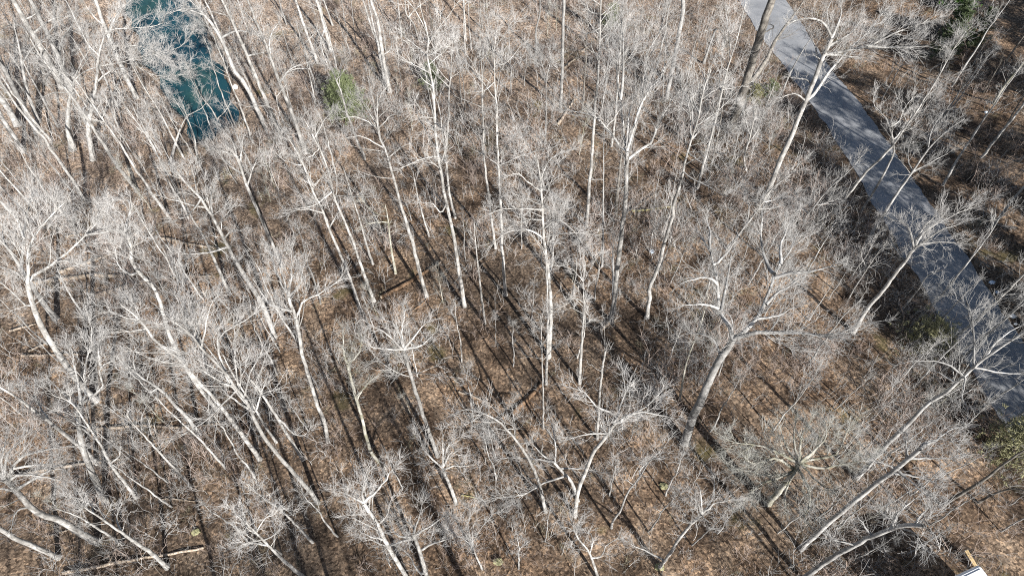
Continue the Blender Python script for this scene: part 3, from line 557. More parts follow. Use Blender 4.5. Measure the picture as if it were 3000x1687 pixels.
T('thin pole tree rooted at the left road verge, steeply leaning', 17, '12:650,517 780,390 910,230 1090,0 11:1850,1420 1960,1340', [], cs=.55, dn=.9, kind='grey')
T('slim pale twin-lined tree crossing the road near right edge', 24, '12:845,685 1020,530 1200,370 1338,230 1480,110', ['12:1200,370 1250,360 1330,360'], cs=.5, dn=1.0)
T('very thin stem between the two slim road-crossing trees', 11, '12:715,590 830,490 960,350 1060,260', [], cs=.6, dn=.7)
T('thin curved stem left of the dark patch of road', 12, '12:530,475 640,340 710,240 800,205', [], cs=.55, dn=.9)
T('thin white-jointed stem in the shade left of the road', 11, '12:180,412 250,290 310,200 370,110 440,20', ['12:310,200 290,150 270,100'], cs=.55, dn=.9)
T('thin pole tree at the right edge above the big leaning trunk', 15, '12:940,775 1160,570 1338,395 1450,290', [], cs=.6, dn=.8, kind='grey')
T('thin dark stem over the lower end of the road', 15, '12:1035,1130 1150,1040 1260,970 1360,900 1450,840', [], cs=.6, dn=.8, kind='grey')
T('short thin stem at the right edge above the yellow-green pine', 18, '12:1215,1218 1338,1130 1450,1050', [], cs=.6, dn=.8, kind='grey')
T('tall straight trunk slanting to the right edge across the road end', 38, '9:1310,712 1420,590 1550,450 1700,300 1850,150 2000,50 6:2190,1330 2350,1200 2576,1060 2700,960', ['6:2190,1330 2200,1150 2180,920 2140,820 2060,770 1970,790', '6:2100,1395 2040,1320 1920,1270 1820,1280 1690,1280', '6:2050,1440 1950,1370 1880,1340', '12:1060,870 1200,872 1338,875', '12:930,900 942,960 930,1040', '12:1100,800 1180,650 1330,560'], kind='grey', cs=.55, dn=1.0)
T('straight trunk with one dark side, lower right, long shadow gap', 38, '9:890,1245 1080,1070 1300,880 1450,760 1600,650 1720,550 1800,480', ['9:1620,650 1520,600 1430,575', '9:1690,560 1690,460 1670,410', '9:1600,670 1750,760 1850,850', '9:1800,480 1940,400 2050,330', '9:1700,570 1850,560 2000,560', '9:1800,480 1830,440 1960,420', '9:1560,690 1700,690 1880,730'], kind='grey', cs=.7, dn=1.3)
T('leaning trunk at the bottom right with a ragged grey crown', 38, '9:900,1475 1100,1330 1250,1240 1430,1150 1640,1078 1800,1078', ['9:1430,1130 1380,1080 1290,960', '9:1640,1080 1550,1010 1500,960', '9:1570,1080 1640,970 1750,870', '9:1300,1210 1200,1190 1120,1170', '9:1640,1078 1760,1130 1800,1210', '9:1700,1070 1800,980 1860,930'], kind='grey', cs=.7, dn=1.3)
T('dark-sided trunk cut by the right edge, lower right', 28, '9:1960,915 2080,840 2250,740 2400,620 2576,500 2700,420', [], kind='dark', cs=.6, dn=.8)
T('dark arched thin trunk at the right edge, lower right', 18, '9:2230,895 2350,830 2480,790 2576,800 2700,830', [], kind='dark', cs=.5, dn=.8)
T('dense pale crown seen almost straight from above, lower right', 50, '9:640,905 720,820 780,740 850,650 880,600', ['9:880,600 760,540 640,480 500,450 350,440', '9:850,640 700,560 560,600 470,570', '9:850,640 700,720 560,770 470,890', '9:880,600 790,480 720,300', '9:885,600 900,400 960,290', '9:900,600 1070,420 1080,290', '9:900,610 1040,560 1160,520 1250,340', '9:900,620 1050,640 1200,610 1380,570', '9:880,640 950,780 960,900 920,1000', '9:830,670 640,690 400,640', '9:860,640 780,800 770,930', '9:900,620 1020,740 1100,800', '9:880,600 840,420 860,260', '9:900,610 1000,500 1030,380'], kind='moss', cs=.9, dn=1.7, sp=1.2, name='oak_tree')
T('small twiggy tree over the lower road end, right edge', 18, '9:2150,290 2150,190 2110,110 2110,0', ['9:2150,190 2260,170 2340,130', '9:2120,90 2200,40 2280,40', '9:2150,200 2060,130'], kind='grey', cs=.5, dn=1.2)
T('pale slim tree in the dark woods across the road, bare stem', 24, '3:2350,785 2400,690 2450,620 2576,470 2680,330', [], kind='moss', cs=.6, dn=.6)
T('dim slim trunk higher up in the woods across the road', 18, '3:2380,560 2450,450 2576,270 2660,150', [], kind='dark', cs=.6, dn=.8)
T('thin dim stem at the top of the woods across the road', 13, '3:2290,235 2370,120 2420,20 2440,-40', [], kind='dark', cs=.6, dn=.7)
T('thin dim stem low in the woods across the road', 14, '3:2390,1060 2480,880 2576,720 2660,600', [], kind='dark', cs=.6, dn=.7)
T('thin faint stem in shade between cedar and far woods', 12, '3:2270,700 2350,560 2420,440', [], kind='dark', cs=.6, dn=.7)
T('small leaning tree standing at the left verge of the road', 16, '3:745,715 790,600 850,480 920,360 990,260', [], kind='grey', cs=.5, dn=.8)
T('tall thin forked tree left of the road, white upper stems', 24, '10:830,1335 890,1100 950,880 1000,655 1060,430 1110,270 1165,40', ['10:1000,650 985,590 1000,450 1020,150', '10:1060,430 1055,260 1030,120', '10:990,720 1060,700 1100,740'], cs=.6, dn=.8)
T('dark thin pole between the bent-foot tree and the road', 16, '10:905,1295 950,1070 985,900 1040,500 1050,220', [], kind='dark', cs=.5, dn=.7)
T('broken snag with a splintered pale top near the road', 24, '10:870,450 910,340 945,240 962,205', ['10:955,220 910,215 880,222', '10:955,220 990,210 1000,235'], kind='grey', cs=.9, dn=.2, sp=.15, name='snag', asc=70, fine=0)
T('thin light pole left of the grey slanting pole', 11, '10:585,725 590,560 600,380 605,250', [], cs=.6, dn=.6)
T('curved young tree with wand-like stems in brush below the road', 17, '10:1185,1215 1160,1120 1200,970 1240,800 1255,740', ['10:1160,1120 1200,1100 1230,1060', '10:1200,970 1170,850 1155,780', '10:1190,1020 1250,930 1290,820'], cs=.55, dn=1.5, asc=30)
T('thin grey pole behind the ladder-branched white tree', 19, '5:1965,565 1970,540 1975,250 1980,0 10:165,1060 168,930 175,780', [], kind='grey', cs=.6, dn=.6)
T('pale narrow tree just left of candelabra crown', 21, '10:222,1035 245,850 265,600 285,320 290,200', [], cs=.5, dn=.7)
T('slim grey tree low in front of the big oak', 18, '9:-20,120 6:20,1330 60,1200 110,1080 150,950 190,800', [], kind='moss', cs=.6, dn=.8)
T('thin tree in the brush between road and big oak', 18, '6:880,250 1000,100 1120,-40 3:1260,1290 1350,1180', ['6:1000,100 1060,90 1160,60', '6:940,170 880,90 860,30'], kind='grey', cs=.4, dn=1.6, asc=34)
T('twiggy pale tree leaning right above the big oak crown', 20, '6:330,430 480,250 600,90 650,0 3:820,1300 900,1200', ['6:600,90 700,60 830,20', '6:480,250 500,120 470,20', '6:560,140 680,120 900,70'], cs=.4, dn=1.6, asc=36)


# ------------------------------------------------------------------ evergreens
def evergreen(label, basepx, wpx, hpx, kind, name='pine_tree', n=900, loose=1.0, group=None):
    SEED[0] += 1; rng = np.random.default_rng(SEED[0])
    b = ground(*pp(basepx)[0]) if isinstance(basepx, str) else np.array([basepx[0], basepx[1], float(hgt(basepx[0], basepx[1]))])
    dist = np.linalg.norm(b - CAM); m = dist / FPX / 2.576
    Rm = wpx * m / 2 if isinstance(basepx, str) else wpx; H = hpx * m if isinstance(basepx, str) else hpx
    root = thing(name, label, 'evergreen tree' if H > 2.5 else 'evergreen shrub', tuple(b), group)
    K = 14; tl = np.linspace(0, 1, K)
    P = np.c_[np.sin(tl * 4 + 1) * .08 * H / 6, np.cos(tl * 3) * .06 * H / 6, tl * H - .2][None]
    R = (.035 * H ** .8 * (1 - .85 * tl) + .01)[None]
    s = Soup(); s.add(P, R, 8, .04, rng)
    nb = int(34 + 10 * H)
    t = np.sort(rng.uniform(.12, .97, nb)); az = rng.uniform(0, 6.283, nb)
    prof = np.clip((1 - t) ** .75 * 1.25, .12, 1) * np.where(t < .25, .6 + 1.6 * t, 1) * rng.uniform(.55, 1.18, nb)
    if H > 12: prof = np.sin(np.pi * np.clip((t - .06) / 1.0, 0, 1)) ** .7 * rng.uniform(.6, 1.15, nb)
    L = Rm * prof; up = .55 * t - .05
    base = np.stack([np.interp(t, tl, P[0, :, j]) for j in range(3)], 1)
    q = np.linspace(0, 1, 6)
    d = np.stack([np.cos(az), np.sin(az), up], 1)
    B = base[:, None] + d[:, None] * (L[:, None, None] * q[None, :, None]); B[:, :, 2] += -.10 * L[:, None] * np.sin(q * 3.1)[None]
    B[:, 1:] += rng.normal(0, .04, (nb, 5, 3)) * L[:, None, None]
    s.add(B, np.maximum(.02 * L[:, None] * (1 - .8 * q[None]), .008), 5)
    s.build('trunk', M['dark'], root)
    # sprays of needles along every limb
    k = max(6, int(n / nb)); ix = np.repeat(np.arange(nb), k); f = rng.uniform(.25, 1.05, len(ix)) ** .8
    fi = np.minimum((f * 5).astype(int), 4); w = (f * 5 - fi)[:, None]
    c = B[ix, fi] * (1 - w) + B[ix, np.minimum(fi + 1, 5)] * w + rng.normal(0, .07 + .05 * Rm, (len(ix), 3)) * loose
    per = 16; ci = np.repeat(np.arange(len(c)), per); mm = len(ci)
    dd = norm(rng.standard_normal((mm, 3)) + d[ix][ci] * .9 + np.array([0, 0, .35])); ln = rng.uniform(.12, .30, mm)[:, None] * (.75 + .09 * Rm)
    sd = norm(np.cross(dd, rng.standard_normal((mm, 3)))) * (rng.uniform(.010, .022, mm)[:, None] * (.8 + .25 * Rm))
    o = c[ci] + rng.normal(0, .05, (mm, 3)) * Rm * .5
    V = np.stack([o - sd, o + sd, o + dd * ln + sd * .3, o + dd * ln - sd * .3], 1).reshape(-1, 3)
    mesh_np('crown', V, np.arange(len(V)).reshape(-1, 4), M[kind], root, smooth=False)
    TREES.append((b[0], b[1]))
evergreen('bright green pine in the upper woods, right of the creek', '2:60,900', 320, 380, 'pine', n=1900, loose=1.5)
evergreen('small soft green pine behind the tall white middle tree', '2:690,660', 170, 220, 'pine', n=900)
evergreen('vivid green bush at the top edge in the woods across the road', '3:2060,80', 210, 150, 'brightgreen', n=900)
evergreen('dark olive cedar across the road, top right', '3:2160,360', 150, 260, 'cedar', 'cedar_tree', 900)
evergreen('dark green cedar below the vivid green bush across the road', '3:1950,440', 190, 330, 'cedar', 'cedar_tree', 1000)
evergreen('dusky cedar between the other cedars and bush across the road', '3:2030,250', 150, 200, 'cedar', 'cedar_tree', 900)
evergreen('olive green loose cedar at the left verge of the lower road', '6:1800,1170', 340, 260, 'olive', 'cedar_tree', 430, 2.2)
evergreen('yellow-green pine at the right edge beside the road end', '9:2430,520', 420, 300, 'olive', 'pine_tree', 600, 2.2)
evergreen('pale green shrub on the verge left of the upper road', '3:650,710', 110, 110, 'pine', 'evergreen_shrub', 260, 1.5)
evergreen('yellowish green shrub beside the two-stemmed dark tree', '3:530,780', 110, 150, 'olive', 'evergreen_shrub', 260, 1.5)
evergreen('faint green shrub under the candelabra crown at the top', '2:2040,200', 130, 170, 'pine', 'evergreen_shrub', 260, 1.6)

# ------------------------------------------------------------------ fallen logs, snags
def log(label, w, pxs, kind='log', name='fallen_log', stubs=4, broken=True):
    SEED[0] += 1; rng = np.random.default_rng(SEED[0])
    g = np.array([ground(*p) for p in pp(pxs)]); c = g.mean(0); dist = np.linalg.norm(c - CAM)
    r = w / 2.576 / 2 * dist / FPX * .8
    L = np.linalg.norm(g[-1] - g[0]); k = max(10, int(L * 2)); P = sample_line(g, k)
    P[:, 2] = np.interp(np.linspace(0, 1, k), np.linspace(0, 1, 5), np.interp(np.linspace(0, 1, 5), np.linspace(0, 1, k), hgt(P[:, 0], P[:, 1]))) + r * .6 + .02
    P[:, :2] += np.cumsum(rng.normal(0, .045, (k, 2)), 0)
    P = P - c; R = r * np.linspace(1.12, .68, k)
    root = thing(name, label, 'fallen log', tuple(c))
    s = Soup(); s.add(P[None], R[None], 9, .06, rng)
    # closed ends
    e0 = P[0]; e1 = P[-1]; t0 = norm(P[0] - P[1]); t1 = norm(P[-1] - P[-2])
    s.build('trunk', M[kind], root)
    s = Soup()
    for e, t, rr in ((e0, t0, R[0]), (e1, t1, R[-1])):
        s.add(np.stack([e - t * .02, e + t * .06 * rr / .2, e + t * .10 * rr / .2])[None], np.array([[rr * .97, rr * .8, .01]]), 9, .08, rng)
    s.build('broken_end', M['wood'], root)
    if stubs:
        B, BR = spawn(P[None], R[None], stubs, .2, .95, min(2.2, L * .2), 62, .25, 6, rng, .2, 1.2, .02, .3, .0, .2)
        s = Soup(); s.add(B, BR, 6); S2, SR2 = spawn(B, BR, 3, .3, .9, .7, 45, .1, 4, rng); s.add(S2, SR2, 4); s.build('branch', M[kind], root)
log('thick pale log with a broken light end, left logs', 42, '4:735,805 850,760 1000,715 1130,690')
log('long grey log lying across the shadows, above the thick pale log', 34, '4:260,690 450,668 600,648 800,636 1050,632')
log('thin log with a dark shadow behind, right of the long grey log', 22, '4:1210,655 1400,645 1600,640')
log('pair log leaning up to the right above the long grey log', 26, '4:460,612 620,562 760,515 880,470')
log('log sloping down to the right under the very thick pale trunk', 26, '4:1225,360 1400,392 1560,420 1650,430')
log('faint grey log highest up the slope among the left logs', 20, '4:500,345 720,312 960,285')
log('short dark log close to the left edge', 18, '4:80,1050 170,1020 260,995', stubs=0)
log('flat pale log behind the huge forked tree at left', 20, '4:165,1245 400,1245 640,1252')
log('short pale log resting over the flat pale log', 16, '4:222,1212 290,1175 345,1150', stubs=0)
log('long pale log, lower left, nearly level across the shade', 26, '7:530,350 800,322 1100,302 1400,312 1680,290')
log('slanting pale log crossing the shade behind the curved-top tree', 18, '7:780,692 870,640 960,585', stubs=1)
log('grey log level with the slanting one, further left', 22, '7:400,650 560,622 800,590 1010,558')
log('dark-shadowed log left of the curved-top tree foot', 24, '7:80,705 250,680 420,655', stubs=1)
log('long thin log along the bottom left corner', 26, '7:480,1425 750,1370 1000,1312 1300,1258 1590,1208')
log('short pale log just above the bottom left corner log', 15, '7:650,1338 740,1312 830,1288', stubs=0)
log('thin short log by the lower left leaning trunk', 13, '7:350,1142 440,1115 535,1088', stubs=0)
log('thin log between dark stripes, bottom left of middle', 12, '7:1220,870 1350,872 1540,880', stubs=1)
log('dark rotten log crossing the long shadows in the middle', 34, '5:300,800 420,735 520,672 640,600 760,530', 'brownlog')
log('thin branch log below the dark rotten middle log', 14, '5:550,890 600,845 645,805', 'brownlog', stubs=0)
log('orange-brown rotten log beside the tallest centre trees', 42, '8:1275,262 1330,205 1390,150 1460,85 1530,15', 'brownlog', stubs=1)
log('pale slanting log, right of centre near the bare orange ground', 24, '5:2150,172 2250,102 2365,25')
log('yellow mossy log meeting the pale slanting log', 20, '5:2190,150 2350,132 2500,108', 'mosslog', stubs=1)
log('pale log piece behind the bare grey pole trunk', 24, '2:1640,945 1700,855 1765,765', stubs=0)
log('short pale log under the twig-fan tree, further up', 20, '2:1685,520 1720,485 1760,455', stubs=0)
log('thin pale log in brush near the ladder-branched tree', 15, '2:1815,395 1860,360 1905,325', stubs=0)
log('cut log end in brush right of the three-way fork tree', 34, '5:1955,1040 2000,1000 2045,960', stubs=0)
log('thin pale log left of the creek bank trunks', 11, '1:555,1078 600,1076 645,1072', stubs=0)
log('thin light log by the left bank trunks', 11, '1:335,1085 400,1082 455,1078', stubs=0)
log('small splintered log in the shadows left of big rotten log', 18, '8:885,60 960,100 1100,160', 'log', stubs=2)
log('mossy sticks log by the short four-limbed trunk', 14, '8:905,850 960,850 1030,870', 'mosslog', stubs=2)

# ------------------------------------------------------------------ things lying about
def lump(name, label, cat, px, size, mt, seed, flat=.6):
    b = ground(*pp(px)[0]); rng = np.random.default_rng(seed)
    n, m_ = 14, 9
    th = np.linspace(0, 2 * np.pi, n, endpoint=False); ph = np.linspace(.05, np.pi - .05, m_)
    D = np.stack([np.sin(ph)[:, None] * np.cos(th), np.sin(ph)[:, None] * np.sin(th), np.cos(ph)[:, None] * np.ones(n)], -1)
    rr = 1 + .22 * np.sin(D[..., 0] * 4 + seed) * np.cos(D[..., 1] * 5) + rng.normal(0, .09, (m_, n))
    V = (D * rr[..., None] * np.array([size, size * .75, size * flat])).reshape(-1, 3); V[:, 2] += size * flat * .7
    i = (np.arange(m_ - 1)[:, None] * n + np.arange(n)[None]).ravel(); j = (np.arange(m_ - 1)[:, None] * n + (np.arange(n) + 1)[None] % n).ravel()
    o = mesh_np(name, V, np.stack([i, j, j + n, i + n], 1), M[mt], smooth=False); o.location = tuple(b); tag(o, label, cat); return o
def ball():
    import bmesh
    b = ground(*pp('1:1783,672')[0]); r = .34
    bm = bmesh.new(); bmesh.ops.create_uvsphere(bm, u_segments=24, v_segments=16, radius=r)
    for v in bm.verts: v.co.z = v.co.z * 1.05 + r * .9
    for f in bm.faces: f.smooth = True
    me = bpy.data.meshes.new('float_ball'); bm.to_mesh(me); bm.free(); me.materials.append(M['plastic'])
    o = bpy.data.objects.new('float_ball', me); C.objects.link(o); o.location = tuple(b); tag(o, 'round white ball lying on the creek bank', 'ball')
    s = Soup(); a = np.linspace(0, 2 * np.pi, 14); s.add(np.c_[.05 * np.cos(a), np.zeros(14), r * 1.9 + .07 + .06 * np.sin(a)][None], np.full((1, 14), .014), 6)
    s.build('loop', M['plastic'], o)
ball()
lump('plastic_litter', 'bluish white plastic bag on the leaves near the bent-foot tree', 'litter', '5:2340,455', .30, 'bluebag', 3)
lump('plastic_litter', 'white scrap lying in the dark woods across the road', 'litter', '3:2285,852', .20, 'bluebag', 4)
lump('plastic_litter', 'large white scrap on the right verge at the lower road', 'litter', '6:2488,945', .30, 'plastic', 5)
lump('plastic_litter', 'pale bluish scrap upslope on the right verge of the road', 'litter', '6:2330,690', .28, 'bluebag', 6)
lump('plastic_litter', 'small bluish scrap just above the large white verge scrap', 'litter', '6:2372,762', .20, 'bluebag', 7)
lump('plastic_litter', 'tiny white scrap on the left edge of the upper road', 'litter', '3:824,594', .16, 'plastic', 8)
lump('plastic_litter', 'little white scrap furthest down the right verge of road', 'litter', '6:2510,1000', .16, 'plastic', 12)
for i, (px, lb) in enumerate((('8:2435,775', 'yellow-green moss clump on open leaves at lower right of centre'), ('8:2400,1382', 'yellow-green moss clump at the foot of a small leaning tree'), ('8:1180,1345', 'low moss mound at the bottom between dark shadows'), ('7:1480,1120', 'green moss streak clump among lower left shadows'))):
    m_ = lump('moss_clump', lb, 'moss', px, .35, 'mossclump' if 'mossclump' in M else 'olive', 20 + i, .35)
s = Soup(); a = ground(*pp('6:1378,150')[0]); q = np.array([[0, 0, .05], [.25, -.05, .12], [.55, -.2, .16], [.62, -.5, .1], [.68, -.9, .05]])
s.add(sample_line(q, 12)[None], np.linspace(.06, .035, 12)[None], 7)
o = s.build('broken_branch', M['wood']); o.location = tuple(a); tag(o, 'white broken branch bent like an elbow on the left road verge', 'branch')

# the white vehicle-like box at the bottom right corner
def camper():
    import bmesh
    zt = float(hgt(22, 9)) + 3.0
    c0 = on_level(2873, 1650, zt); c1 = on_level(2806, 1682, zt); c2 = on_level(2899, 1684, zt)
    ax = norm(c1 - c0); ay = np.array([-ax[1], ax[0], 0]); ay = ay if ay @ (c2 - c0) > 0 else -ay
    Lx, Ly, Hh = 5.6, 2.4, 2.55
    ctr = c0 + ax * Lx / 2 + ay * Ly / 2; gz = float(hgt(ctr[0], ctr[1]))
    root = thing('camper_trailer', 'white boxy trailer with rounded roof corner in the bottom right corner', 'trailer', (ctr[0], ctr[1], gz))
    root.rotation_euler = (0, 0, math.atan2(ax[1], ax[0])); sgn = 1 if (ax[0] * ay[1] - ax[1] * ay[0]) > 0 else -1
    def box(name, sx, sy, sz, x, y, z, mt, bev, parent=root, seg=4):
        bm = bmesh.new(); bmesh.ops.create_cube(bm, size=1)
        for v in bm.verts: v.co = Vector((v.co.x * sx, v.co.y * sy, v.co.z * sz))
        if bev: bmesh.ops.bevel(bm, geom=bm.edges[:], offset=bev, segments=seg, profile=.5, affect='EDGES')
        for v in bm.verts: v.co += Vector((x, y, z))
        me = bpy.data.meshes.new(name); bm.to_mesh(me); bm.free(); me.materials.append(M[mt])
        for p in me.polygons: p.use_smooth = len(p.vertices) == 4 and p.area < .2
        o = bpy.data.objects.new(name, me); C.objects.link(o); o.parent = parent; return o
    H0 = zt - gz
    body = box('body', Lx, Ly, H0 - .55, 0, 0, .5 + (H0 - .55) / 2, 'white', .22)
    box('roof', Lx - .5, Ly - .5, .06, 0, 0, H0 - .03, 'whitetrim', .02)
    box('roof_vent', .5, .5, .16, .3, 0, H0 + .07, 'whitetrim', .05)
    for sy in (-1, 1):
        w = box('window', 1.1, .05, .6, .6, sy * (Ly / 2 + .005), 1.75, 'glassdark', .02); box('frame', 1.2, .03, .7, .6, sy * (Ly / 2 + .002), 1.75, 'steel', .01, w)
        for sx in (-.45, .45):
            bm = bmesh.new(); bmesh.ops.create_cone(bm, cap_ends=True, segments=28, radius1=.34, radius2=.34, depth=.22)
            for v in bm.verts: v.co = Vector((v.co.x + sx, v.co.z + sy * (Ly / 2 - .16), v.co.y + .34))
            me = bpy.data.meshes.new('wheel'); bm.to_mesh(me); bm.free(); me.materials.append(M['rubber']); o = bpy.data.objects.new('wheel', me); C.objects.link(o); o.parent = root
    d = box('door', .75, .05, 1.8, -1.2, sgn * (Ly / 2 + .004), 1.5, 'whitetrim', .02); box('handle', .12, .05, .04, -.95, sgn * (Ly / 2 + .045), 1.4, 'steel', .01, d)
    box('hitch', 1.1, .1, .1, Lx / 2 + .5, 0, .5, 'steel', .02)
    b = ground(*pp('9:2110,1290')[0]); e = ground(*pp('9:2200,1400')[0]); v = e - b; L = np.linalg.norm(v)
    bm = bmesh.new(); bmesh.ops.create_cube(bm, size=1)
    for q in bm.verts: q.co = Vector((q.co.x * L * 1.3, q.co.y * .28, q.co.z * .06))
    bmesh.ops.bevel(bm, geom=bm.edges[:], offset=.012, segments=2, affect='EDGES')
    me = bpy.data.meshes.new('wooden_board'); bm.to_mesh(me); bm.free(); me.materials.append(M['board'])
    o = bpy.data.objects.new('wooden_board', me); C.objects.link(o); o.location = tuple((b + e) / 2 + np.array([0, 0, .5])); o.rotation_euler = (0, .16, math.atan2(v[1], v[0]))
    tag(o, 'tan wooden board propped against the white trailer', 'board')
camper()

# ------------------------------------------------------------------ young trees, copied from a few kinds
def proto(seed, H, r, kind, cs, dn, asc, spread=1.0):
    rng = np.random.default_rng(seed); K = 18; tl = np.linspace(0, 1, K)
    P = np.c_[np.cumsum(rng.normal(0, .05, K)) * H / 12, np.cumsum(rng.normal(0, .05, K)) * H / 12, tl * H - .2]; P[:, :2] -= P[0, :2]
    R = r * (1 - .82 * tl) + .01
    s = Soup(); s.add(P[None], R[None], 8, .03, rng); t = s.build('trunk', M[kind]); C.objects.unlink(t)
    c = Soup(); crown_soup(c, P[None], R[None], [], H, cs, dn, spread, rng, asc, .9); w = c.build('crown', [M[kind], M[TW[kind]]]); C.objects.unlink(w)
    return t, w
YOUNG = [proto(900 + i, *a) for i, a in enumerate([(9, .07, 'pale', .35, 1.0, 34), (11, .09, 'pale', .45, .9, 40), (7, .055, 'grey', .25, 1.3, 32), (13, .10, 'pale', .5, .9, 44),
        (10, .08, 'grey', .35, 1.2, 36), (6, .05, 'moss', .2, 1.4, 30, 1.3), (12, .09, 'grey', .45, 1.0, 46)])]
TALL = [proto(950 + i, *a) for i, a in enumerate([(19, .17, 'pale', .5, 1.0, 46), (22, .19, 'grey', .55, 1.0, 44), (17, .15, 'pale', .45, 1.1, 40), (20, .17, 'dark', .55, .8, 46), (24, .20, 'pale', .6, 1.0, 48)])]
def plant(pr, x, y, name, label, group, sc, rz, lean):
    root = thing(name, label, 'tree', (x, y, float(hgt(x, y))), group)
    root.rotation_euler = (lean[0], lean[1], rz); root.scale = (sc, sc, sc)
    for p in pr:
        c = p.copy(); C.objects.link(c); c.parent = root
    TREES.append((x, y))
prr = np.random.default_rng(77)
def clear(x, y, gap):
    if abs(x - np.interp(y, ROAD[:, 1], ROAD[:, 0])) < 4.2: return False
    if inside(np.array(x), np.array(y), WATER) or seg_dist(np.array(x), np.array(y), WATER, True) < .8: return False
    a = np.array(TREES); return np.hypot(a[:, 0] - x, a[:, 1] - y).min() > gap
def scatter(n, box, pr, name, label, group, lo, hi, gap=1.6, test=None):
    k = 0
    for _ in range(n * 40):
        if k >= n: break
        u, v = prr.uniform(box[0], box[2]), prr.uniform(box[1], box[3]); g = ground(u, v)
        if not clear(g[0], g[1], gap) or (test and not test(g[0], g[1])): continue
        plant(pr[prr.integers(len(pr))], g[0], g[1], name, label, group, prr.uniform(lo, hi), prr.uniform(0, 6.28), prr.normal(0, .035, 2)); k += 1
west = lambda x, y: x < 37.5
east = lambda x, y: x > 46.5
scatter(8, (20, 250, 560, 760), TALL[:3] + TALL[4:], 'bare_tree', 'tall slim bare tree crowded among the pale trunks on the left creek bank', 'tall trees on the left creek bank', .7, 1.0, 2.0)
scatter(36, (20, 40, 640, 800), YOUNG, 'sapling', 'thin young bare tree in the pale open ground by the left creek bank', 'young trees on the left creek bank', .7, 1.2)
scatter(7, (640, 100, 1000, 500), TALL, 'bare_tree', 'slim bare tree among the pale trunks between creek and green pine', 'slim trees right of the creek', .6, .85, 2.0)
scatter(16, (640, 60, 1050, 620), YOUNG, 'sapling', 'thin young bare tree in the brush between creek and green pine', 'young trees right of the creek', .7, 1.1)
scatter(34, (1020, 30, 2080, 560), YOUNG, 'sapling', 'thin young bare tree in brown brush of the upper woods left of the road', 'young trees of the upper woods', .6, 1.15, 1.5, west)
scatter(12, (1050, 60, 2050, 520), TALL, 'bare_tree', 'slim bare tree rising from brown brush of the upper woods', 'slim trees of the upper woods', .5, .8, 2.2, west)
scatter(32, (30, 800, 1000, 1650), YOUNG, 'sapling', 'thin bare sapling among logs and shadows of the lower left woods', 'saplings of the lower left woods', .55, 1.0)
scatter(20, (1000, 600, 1900, 1250), YOUNG, 'sapling', 'thin bare sapling among the striped shadows of the middle woods', 'saplings of the middle woods', .5, .9, 1.8)
scatter(24, (1000, 1250, 2300, 1670), YOUNG, 'sapling', 'thin bare sapling in the leafy clearings along the bottom edge', 'saplings along the bottom edge', .5, .85, 1.5)
scatter(34, (1900, 350, 2800, 1150), YOUNG, 'sapling', 'thin bushy sapling in the brush between big oak and road', 'saplings between oak and road', .5, 1.0, 1.4, west)
scatter(24, (2250, 1150, 2980, 1650), YOUNG, 'sapling', 'thin bare sapling in the lower right corner woods below the road', 'saplings of the lower right corner', .5, .85, 1.5, west)
scatter(9, (2300, 0, 2990, 800), [YOUNG[2], YOUNG[4], YOUNG[6]], 'sapling', 'thin dim sapling in the brush across the road', 'saplings across the road', .6, 1.0, 1.6, east)
scatter(6, (2450, 150, 2990, 700), [TALL[1], TALL[3]], 'bare_tree', 'tall slim dim tree of the shaded slope across the road', 'tall trees across the road', .55, .8, 2.5, east)
# the wood goes on behind the camera and past the right edge; its trees throw the long shadows
for i in range(58):
    for _ in range(60):
        x, y = prr.uniform(-30, 62), prr.uniform(-32, 4)
        if clear(x, y, 2.4): break
    plant(TALL[i % 5], x, y, 'bare_tree', 'tall bare tree of the same wood, standing past the bottom edge', 'trees past the bottom edge', prr.uniform(.85, 1.15), prr.uniform(0, 6.28), prr.normal(0, .03, 2))
for i in range(104):
    for _ in range(60):
        y = prr.uniform(2, 80); x = prr.uniform(max(46.5, .70 * y + 30), .66 * y + (56 if i < 50 else 95))
        if clear(x, y, 2.2): break
    plant(TALL[i % 5], x, y, 'bare_tree', 'tall bare tree of the same wood, standing past the right edge', 'trees past the right edge', prr.uniform(.7, 1.0), prr.uniform(0, 6.28), prr.normal(0, .03, 2))
for x, y, w_, h_ in ((48, 24, 3, 18), (50.5, 31, 3, 20), (53, 36.5, 3.2, 22), (56, 43, 3.2, 22), (50, 16, 3, 20), (54, 23, 3.2, 24), (57, 30.5, 3.2, 25), (60, 37, 3.2, 25), (52, 9, 3, 22), (56, 14.5, 3.2, 26), (47, 12, 2.6, 18), (63, 43, 3.2, 24),
                     (77, 44, 3.6, 22), (72, 58, 3.2, 18), (80, 36, 3.4, 23), (88, 52, 3.4, 22), (70, 50, 3, 20), (84, 62, 3.4, 20), (76, 66, 3, 17), (92, 66, 3.4, 22), (68, 38, 3, 21), (83, 74, 3, 18), (96, 78, 3.4, 20)):
    evergreen('dark evergreen of the same wood, standing past the right edge', (x, y), w_, h_, 'cedar', 'cedar_tree', 1700, 1.3, 'evergreens past the right edge')

